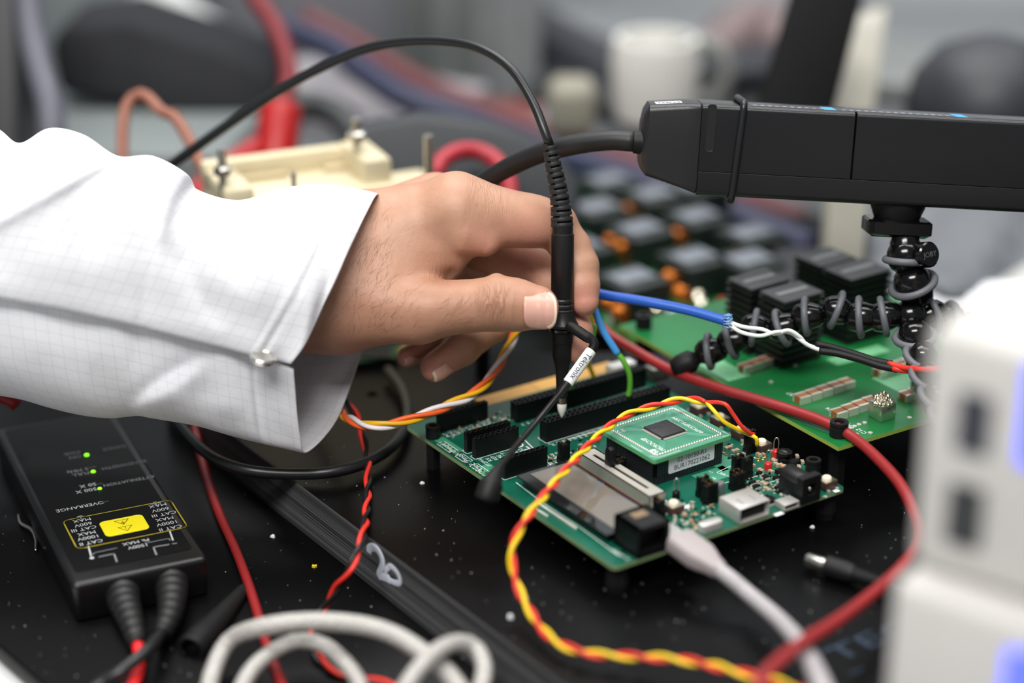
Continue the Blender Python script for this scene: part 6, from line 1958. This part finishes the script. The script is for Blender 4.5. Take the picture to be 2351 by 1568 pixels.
slab("carry_case", "big dark grey soft carrying case lying on the grey tray behind the sleeve", "case",
     [(130, 216), (118, 150), (112, 95), (150, 58), (290, 42), (400, 78), (510, 112), (600, 150), (640, 195), (632, 250), (560, 292), (420, 278), (250, 238)], 1215, 70, mat("case_charcoal", (30, 31, 35), 0.65, spec=0.25), 14)
# pale duct sloping behind the case
cable("white_duct", [(330, -30, 1400), (400, 30, 1390), (480, 85, 1380), (560, 125, 1360), (620, 170, 1340), (680, 235, 1320)], 15, mat("duct_white", (204, 206, 206), 0.5), "pale flexible duct sloping behind the carrying case", "duct", n=18)
# hanging grey cable at the far left, dark cabinet edge
cable("grey_cable", [(48, -420, 1084), (54, -220, 1082), (60, -60, 1080), (66, 0, 1080), (74, 80, 1076), (92, 160, 1070), (112, 230, 1064), (120, 300, 1060), (122, 380, 1060)], 7.5, mat("grey_cable_jacket", (98, 99, 110), 0.5), "thick grey cable hanging down at the far left", "cable", n=14)
slab("equipment_rack", "dark equipment rack at the far left edge", "rack", [(-120, 420), (50, 420), (44, 300), (40, -80), (-120, -80)], 1110, 60, darkc, 4)
slab("equipment_cabinet", "grey cabinet front behind the carrying case at the top left", "cabinet", [(60, 150), (420, 150), (420, -90), (60, -90)], 1480, 30, mat("panel_grey", (84, 91, 93), 0.5), 4)
slab("equipment_case", "dark slate cabinet front across the top behind the red lead", "case", [(400, 200), (960, 240), (960, -90), (400, -90)], 1560, 60, mat("case_slate_dark", (62, 63, 71), 0.5), 4)
# grey machine frame: three upright profiles on a pale foot
mf = thing("machine_frame", "grey aluminium machine frame upright behind the probe cable", "frame", tuple(Z(1120, 320, 0)))
mo = Z(1120, 320, 0)
for (px, w, c, dd) in ((975, 34, (122, 128, 126), 60), (1048, 34, (138, 144, 142), 40), (1130, 24, (150, 155, 156), 10), (1190, 30, (160, 166, 168), 0)):
    p = D(px, 200, 1380 + dd)
    MB().box((p[0] - mo[0], p[1] - mo[1], 150), (w, 30, 420)).build("frame_upright", mat("profile_%d" % px, c, 0.4, 0.3), mf, bevel=3)
p = D(1180, 290, 1330)
MB().box((p[0] - mo[0] - 2, p[1] - mo[1], p[2] - 10), (44, 40, 46)).build("frame_foot", mat("foot_pale", (206, 202, 214), 0.5), mf, bevel=4)
MB().box((p[0] - mo[0] - 2, p[1] - mo[1], (p[2] - 33) / 2), (40, 36, p[2] - 33)).build("frame_base", mat("base_red_brown", (120, 60, 52), 0.5), mf, bevel=2)
# bundled dark wires crossing behind
cable("wire_bundle", [(640, 60, 1290), (760, 110, 1270), (850, 175, 1245), (930, 225, 1228), (1040, 265, 1222), (1150, 310, 1224), (1260, 350, 1222), (1400, 395, 1198), (1560, 450, 1170), (1750, 520, 1138), (1860, 570, 1118)], 9, mat("wire_navy", (44, 48, 76), 0.5), "dark navy wire bundle crossing behind the probe from upper left to lower right", "cable")
cable("wire_bundle", [(700, 40, 1330), (800, 90, 1318), (880, 140, 1306), (980, 195, 1296), (1100, 245, 1288), (1240, 300, 1274), (1400, 352, 1255), (1600, 415, 1230), (1850, 505, 1200)], 7, mat("wire_maroon", (104, 50, 54), 0.5), "dark maroon wire bundle lying beside the navy bundle", "cable")
cable("wire_bundle", [(660, 250, 1180), (730, 245, 1190), (790, 275, 1190), (820, 320, 1180)], 9, mat("wire_dark_grey", (58, 60, 62), 0.5), "dark grey curved cable behind the red clip", "cable")
p = D(760, 250, 1250)
boxat("paper_tray", "pale lilac paper tray behind the red clip", "tray", (p[0] + 4, p[1] + 58, 0), (150, 120, p[2] - 4), math.radians(-30), mat("tray_lilac", (164, 160, 166), 0.55), 3)
# top right: pale bench, white cup, beige socket, black screen, beige post, dark dome
p = Z(1500, 60, 30)
boxat("pale_bench", "pale grey rear bench across the top right", "bench", (360, 1900, -20), (1100, 560, 60), math.radians(-6), mat("rear_bench_grey", (202, 205, 208), 0.5), 4)
cp_ = D(1505, 190, 1290)
t = thing("white_mug", "white rounded mug behind the probe amplifier", "mug", (cp_[0], cp_[1], 0))
zt_ = D(1500, 75, 1290)[2]
MB().lathe([(26, 0), (28, zt_ * 0.3), (29, zt_ * 0.8), (27, zt_), (23, zt_), (22, zt_ * 0.4)], n=24).build("mug_body", mat("mug_white", (232, 230, 224), 0.4), t, True, auto=0.8)
MB().torus((27, 6, zt_ * 0.55), (0.2, 1, 0), 20, 5, 20, 8).build("mug_handle", mat("mug_grey", (140, 142, 138), 0.4), t, True)
p = D(1315, 250, 1240)
boxat("adapter_block", "beige rounded adapter block behind the thick cable", "adapter", (p[0], p[1] + 20, 0), (30, 34, D(1315, 195, 1240)[2]), 0, mat("adapter_beige", (150, 146, 132), 0.5), 8)
cable("grey_conduit", [(1150, 40, 1500), (1250, 110, 1460), (1350, 165, 1420), (1440, 215, 1380), (1560, 270, 1330)], 27, mat("conduit_slate", (40, 42, 50), 0.6), "dark slate conduit sloping behind the adapter block", "cable", n=14)
p = D(1340, 310, 1300)
boxat("equipment_case", "low black equipment case behind the amplifier's cable end", "case", (p[0] + 60, p[1] + 60, 0), (190, 90, D(1380, 255, 1300)[2]), math.radians(-14), mat("case_black", (24, 25, 28), 0.5), 4)
# leaning black screen and the beige stand behind it
b0 = D(1790, 330, 1050); b1 = D(1945, -40, 1130)
sc_ = thing("black_screen", "tall black screen panel leaning behind the amplifier", "screen", tuple(D(1800, 260, 1050)))
so = D(1800, 260, 1050)
q = np.array([D(1735, 300, 1040), D(1905, 300, 1060), D(2000, -60, 1130), D(1840, -60, 1110)]) - so
nb = np.cross(q[1] - q[0], q[3] - q[0]); nb /= np.linalg.norm(nb)
if nb[1] < 0: nb = -nb
MB().loft([[tuple(v) for v in q], [tuple(v + nb * 14) for v in q]]).build("screen_panel", mat("screen_black", (12, 12, 13), 0.8, spec=0.15), sc_, bevel=2)
q2 = np.array([D(1925, 8, 1129), D(1988, 30, 1131), D(2004, -60, 1132), D(1860, -60, 1110)]) - so
q = np.array([D(1880, 260, 1120), D(2010, 260, 1140), D(2040, 10, 1190), D(1975, 30, 1180)]) - so
MB().loft([[tuple(v) for v in q], [tuple(v + nb * 20) for v in q]]).build("screen_stand", mat("stand_beige", (186, 182, 170), 0.5), sc_, bevel=2)
p = D(2270, 230, 1150)
t = thing("domed_cover", "dark grey domed cover at the top right", "cover", (p[0], p[1], 0))
hz = D(2260, 75, 1150)[2]
MB().lathe([(44, 0), (48, hz * 0.55), (44, hz * 0.75), (32, hz * 0.92), (14, hz), (2, hz)], n=26).build("dome", mat("dome_dark", (46, 48, 54), 0.5), t, True)
p = D(2180, 230, 1280)
boxat("instrument_tray", "mid grey instrument housing under the domed cover", "housing", (p[0] + 40, p[1] + 70, 0), (260, 120, D(2150, 165, 1330)[2]), math.radians(-22), mat("housing_grey", (118, 121, 120), 0.5), 5)
p = D(1775, 60, 1500)
cable("pale_red_hose", [(1640, 140, 1420), (1700, 80, 1430), (1760, 70, 1440), (1800, 130, 1420)], 22, mat("hose_red_grey", (120, 102, 102), 0.5), "greyish red hose loop left of the leaning screen", "hose", n=14)
p = D(1700, 190, 1400)
boxat("equipment_case", "dark navy equipment case left of the leaning screen", "case", (p[0] + 2, p[1] - 30, 0), (96, 60, D(1700, 112, 1370)[2]), math.radians(16), mat("case_navy", (30, 32, 40), 0.6), 10)
# right, under the amplifier: grey cloth-like cover, beige block, white sheet
p = D(1945, 540, 1010)
boxat("adapter_block", "pale beige block standing behind the tripod's mount", "adapter", (p[0], p[1] + 12, 0), (20, 24, D(1945, 480, 1010)[2] + 30), 0, mat("block_beige", (196, 192, 178), 0.5), 3)
t = thing("dust_cover", "grey folded dust cover behind the tripod", "cover", tuple(Z(2230, 640, 0)))
do = Z(2230, 640, 0)
rows2 = []
for i, (py, d) in enumerate(((430, 1060), (480, 1040), (540, 1020), (600, 1000), (640, 985), (665, 970))):
    row = []
    for j, px in enumerate(range(1990, 2460, 30)):
        row.append(D(px, py + 24 * math.sin(j * 0.55 + i * 0.6), d + 10 * math.sin(j * 0.9 + i)) - do)
    rows2.append(row)
mb = MB(); nc = len(rows2[0])
mb.add([v for r in rows2 for v in r], [(i * nc + j, i * nc + j + 1, (i + 1) * nc + j + 1, (i + 1) * nc + j) for i in range(len(rows2) - 1) for j in range(nc - 1)])
o = mb.build("cover_cloth", mat("cover_grey", (120, 124, 128), 0.6, rgb2=(70, 74, 82), nscale=14), t, True)
md = o.modifiers.new("thickness", 'SOLIDIFY'); md.thickness = 0.004
p = D(2240, 690, 960)
boxat("paper_sheet", "pale sheet of card lying behind the stacked power supplies", "card", (p[0], p[1], D(2240, 690, 960)[2] - 3), (140, 60, 3), math.radians(-8), mat("card_pale", (196, 196, 200), 0.6), 0.5)
p = D(2240, 700, 990)
boxat("equipment_case", "low dark case supporting the pale card behind the power supplies", "case", (p[0], p[1] + 10, 0), (200, 90, D(2240, 700, 960)[2] - 4), math.radians(-8), darkc, 3)
# floor far behind the bench
mb = MB().box((0, 1900, -420), (4200, 3600, 20))
tag(mb.build("floor", mat("floor_grey", (120, 124, 126), 0.5), None), kind="structure")
mb = MB().box((0, 3000, 900), (6000, 40, 2700))
tag(mb.build("wall_back", mat("wall_grey", (190, 194, 198), 0.7), None), kind="structure")

# small things in the dark between cuff, hand and board
t = thing("coil_board", "small green board with a yellow wound ring in the dark behind the cuff", "circuit board", tuple(Z(900, 850, LOW)))
co = Z(900, 850, LOW)
q = [Z(800, 842, 2), Z(905, 828, 2), Z(930, 800, 2), Z(815, 806, 2)]
MB().prism([tuple((p - co)[:2]) for p in q], -LOW + 2.0, -LOW + 3.6).build("board", mat("pcb_dim_green", (8, 52, 30), 0.45), t)
MB().box(tuple(sum(p - co for p in q) / 4 * np.array([1, 1, 0]) + np.array([0, 0, 13])), (14, 14, 25)).build("board_post", M_rubber, t)
p = D(955, 850, 935) - co
MB().torus(p, (0.3, -1, 0.3), 9, 4.5, 24, 10).build("wound_ring", mat("ring_yellow", (120, 104, 16), 0.5), t, True)
MB().box((p[0], p[1], (p[2] - 12) / 2), (8, 8, max(2, p[2] - 12))).build("ring_holder", M_rubber, t)
p = D(857, 985, 900)
o = MB().tube([(0, 0, 0), (0, 0, D(857, 930, 900)[2] - p[2] + p[2])], 2.6, 12).build("steel_post", mat("post_dull", (92, 90, 88), 0.4, 0.7), None, True, auto=0.6)
o.location = (p[0] * S, p[1] * S, 0.0); tag(o, "short dull steel post standing behind the cuff opening", "post")
p = D(1108, 860, 915)
o = MB().tube([(0, 0, 0), (0, 0, D(1108, 770, 915)[2])], 3.4, 12).build("plastic_post", M_rubber, None, True, auto=0.6)
o.location = (p[0] * S, p[1] * S, 0.0); tag(o, "black plastic post standing behind the curled fingers", "post")
cable("red_lead", [(-300, 900, 850), (-160, 902, 850), (-60, 905, 850), (-10, 908, 850), (20, 915, 850), (40, 930, 850)], 3.0, mat("red_lead_dim", (150, 24, 24), 0.5), "red lead just visible under the sleeve at the far left edge", "cable")
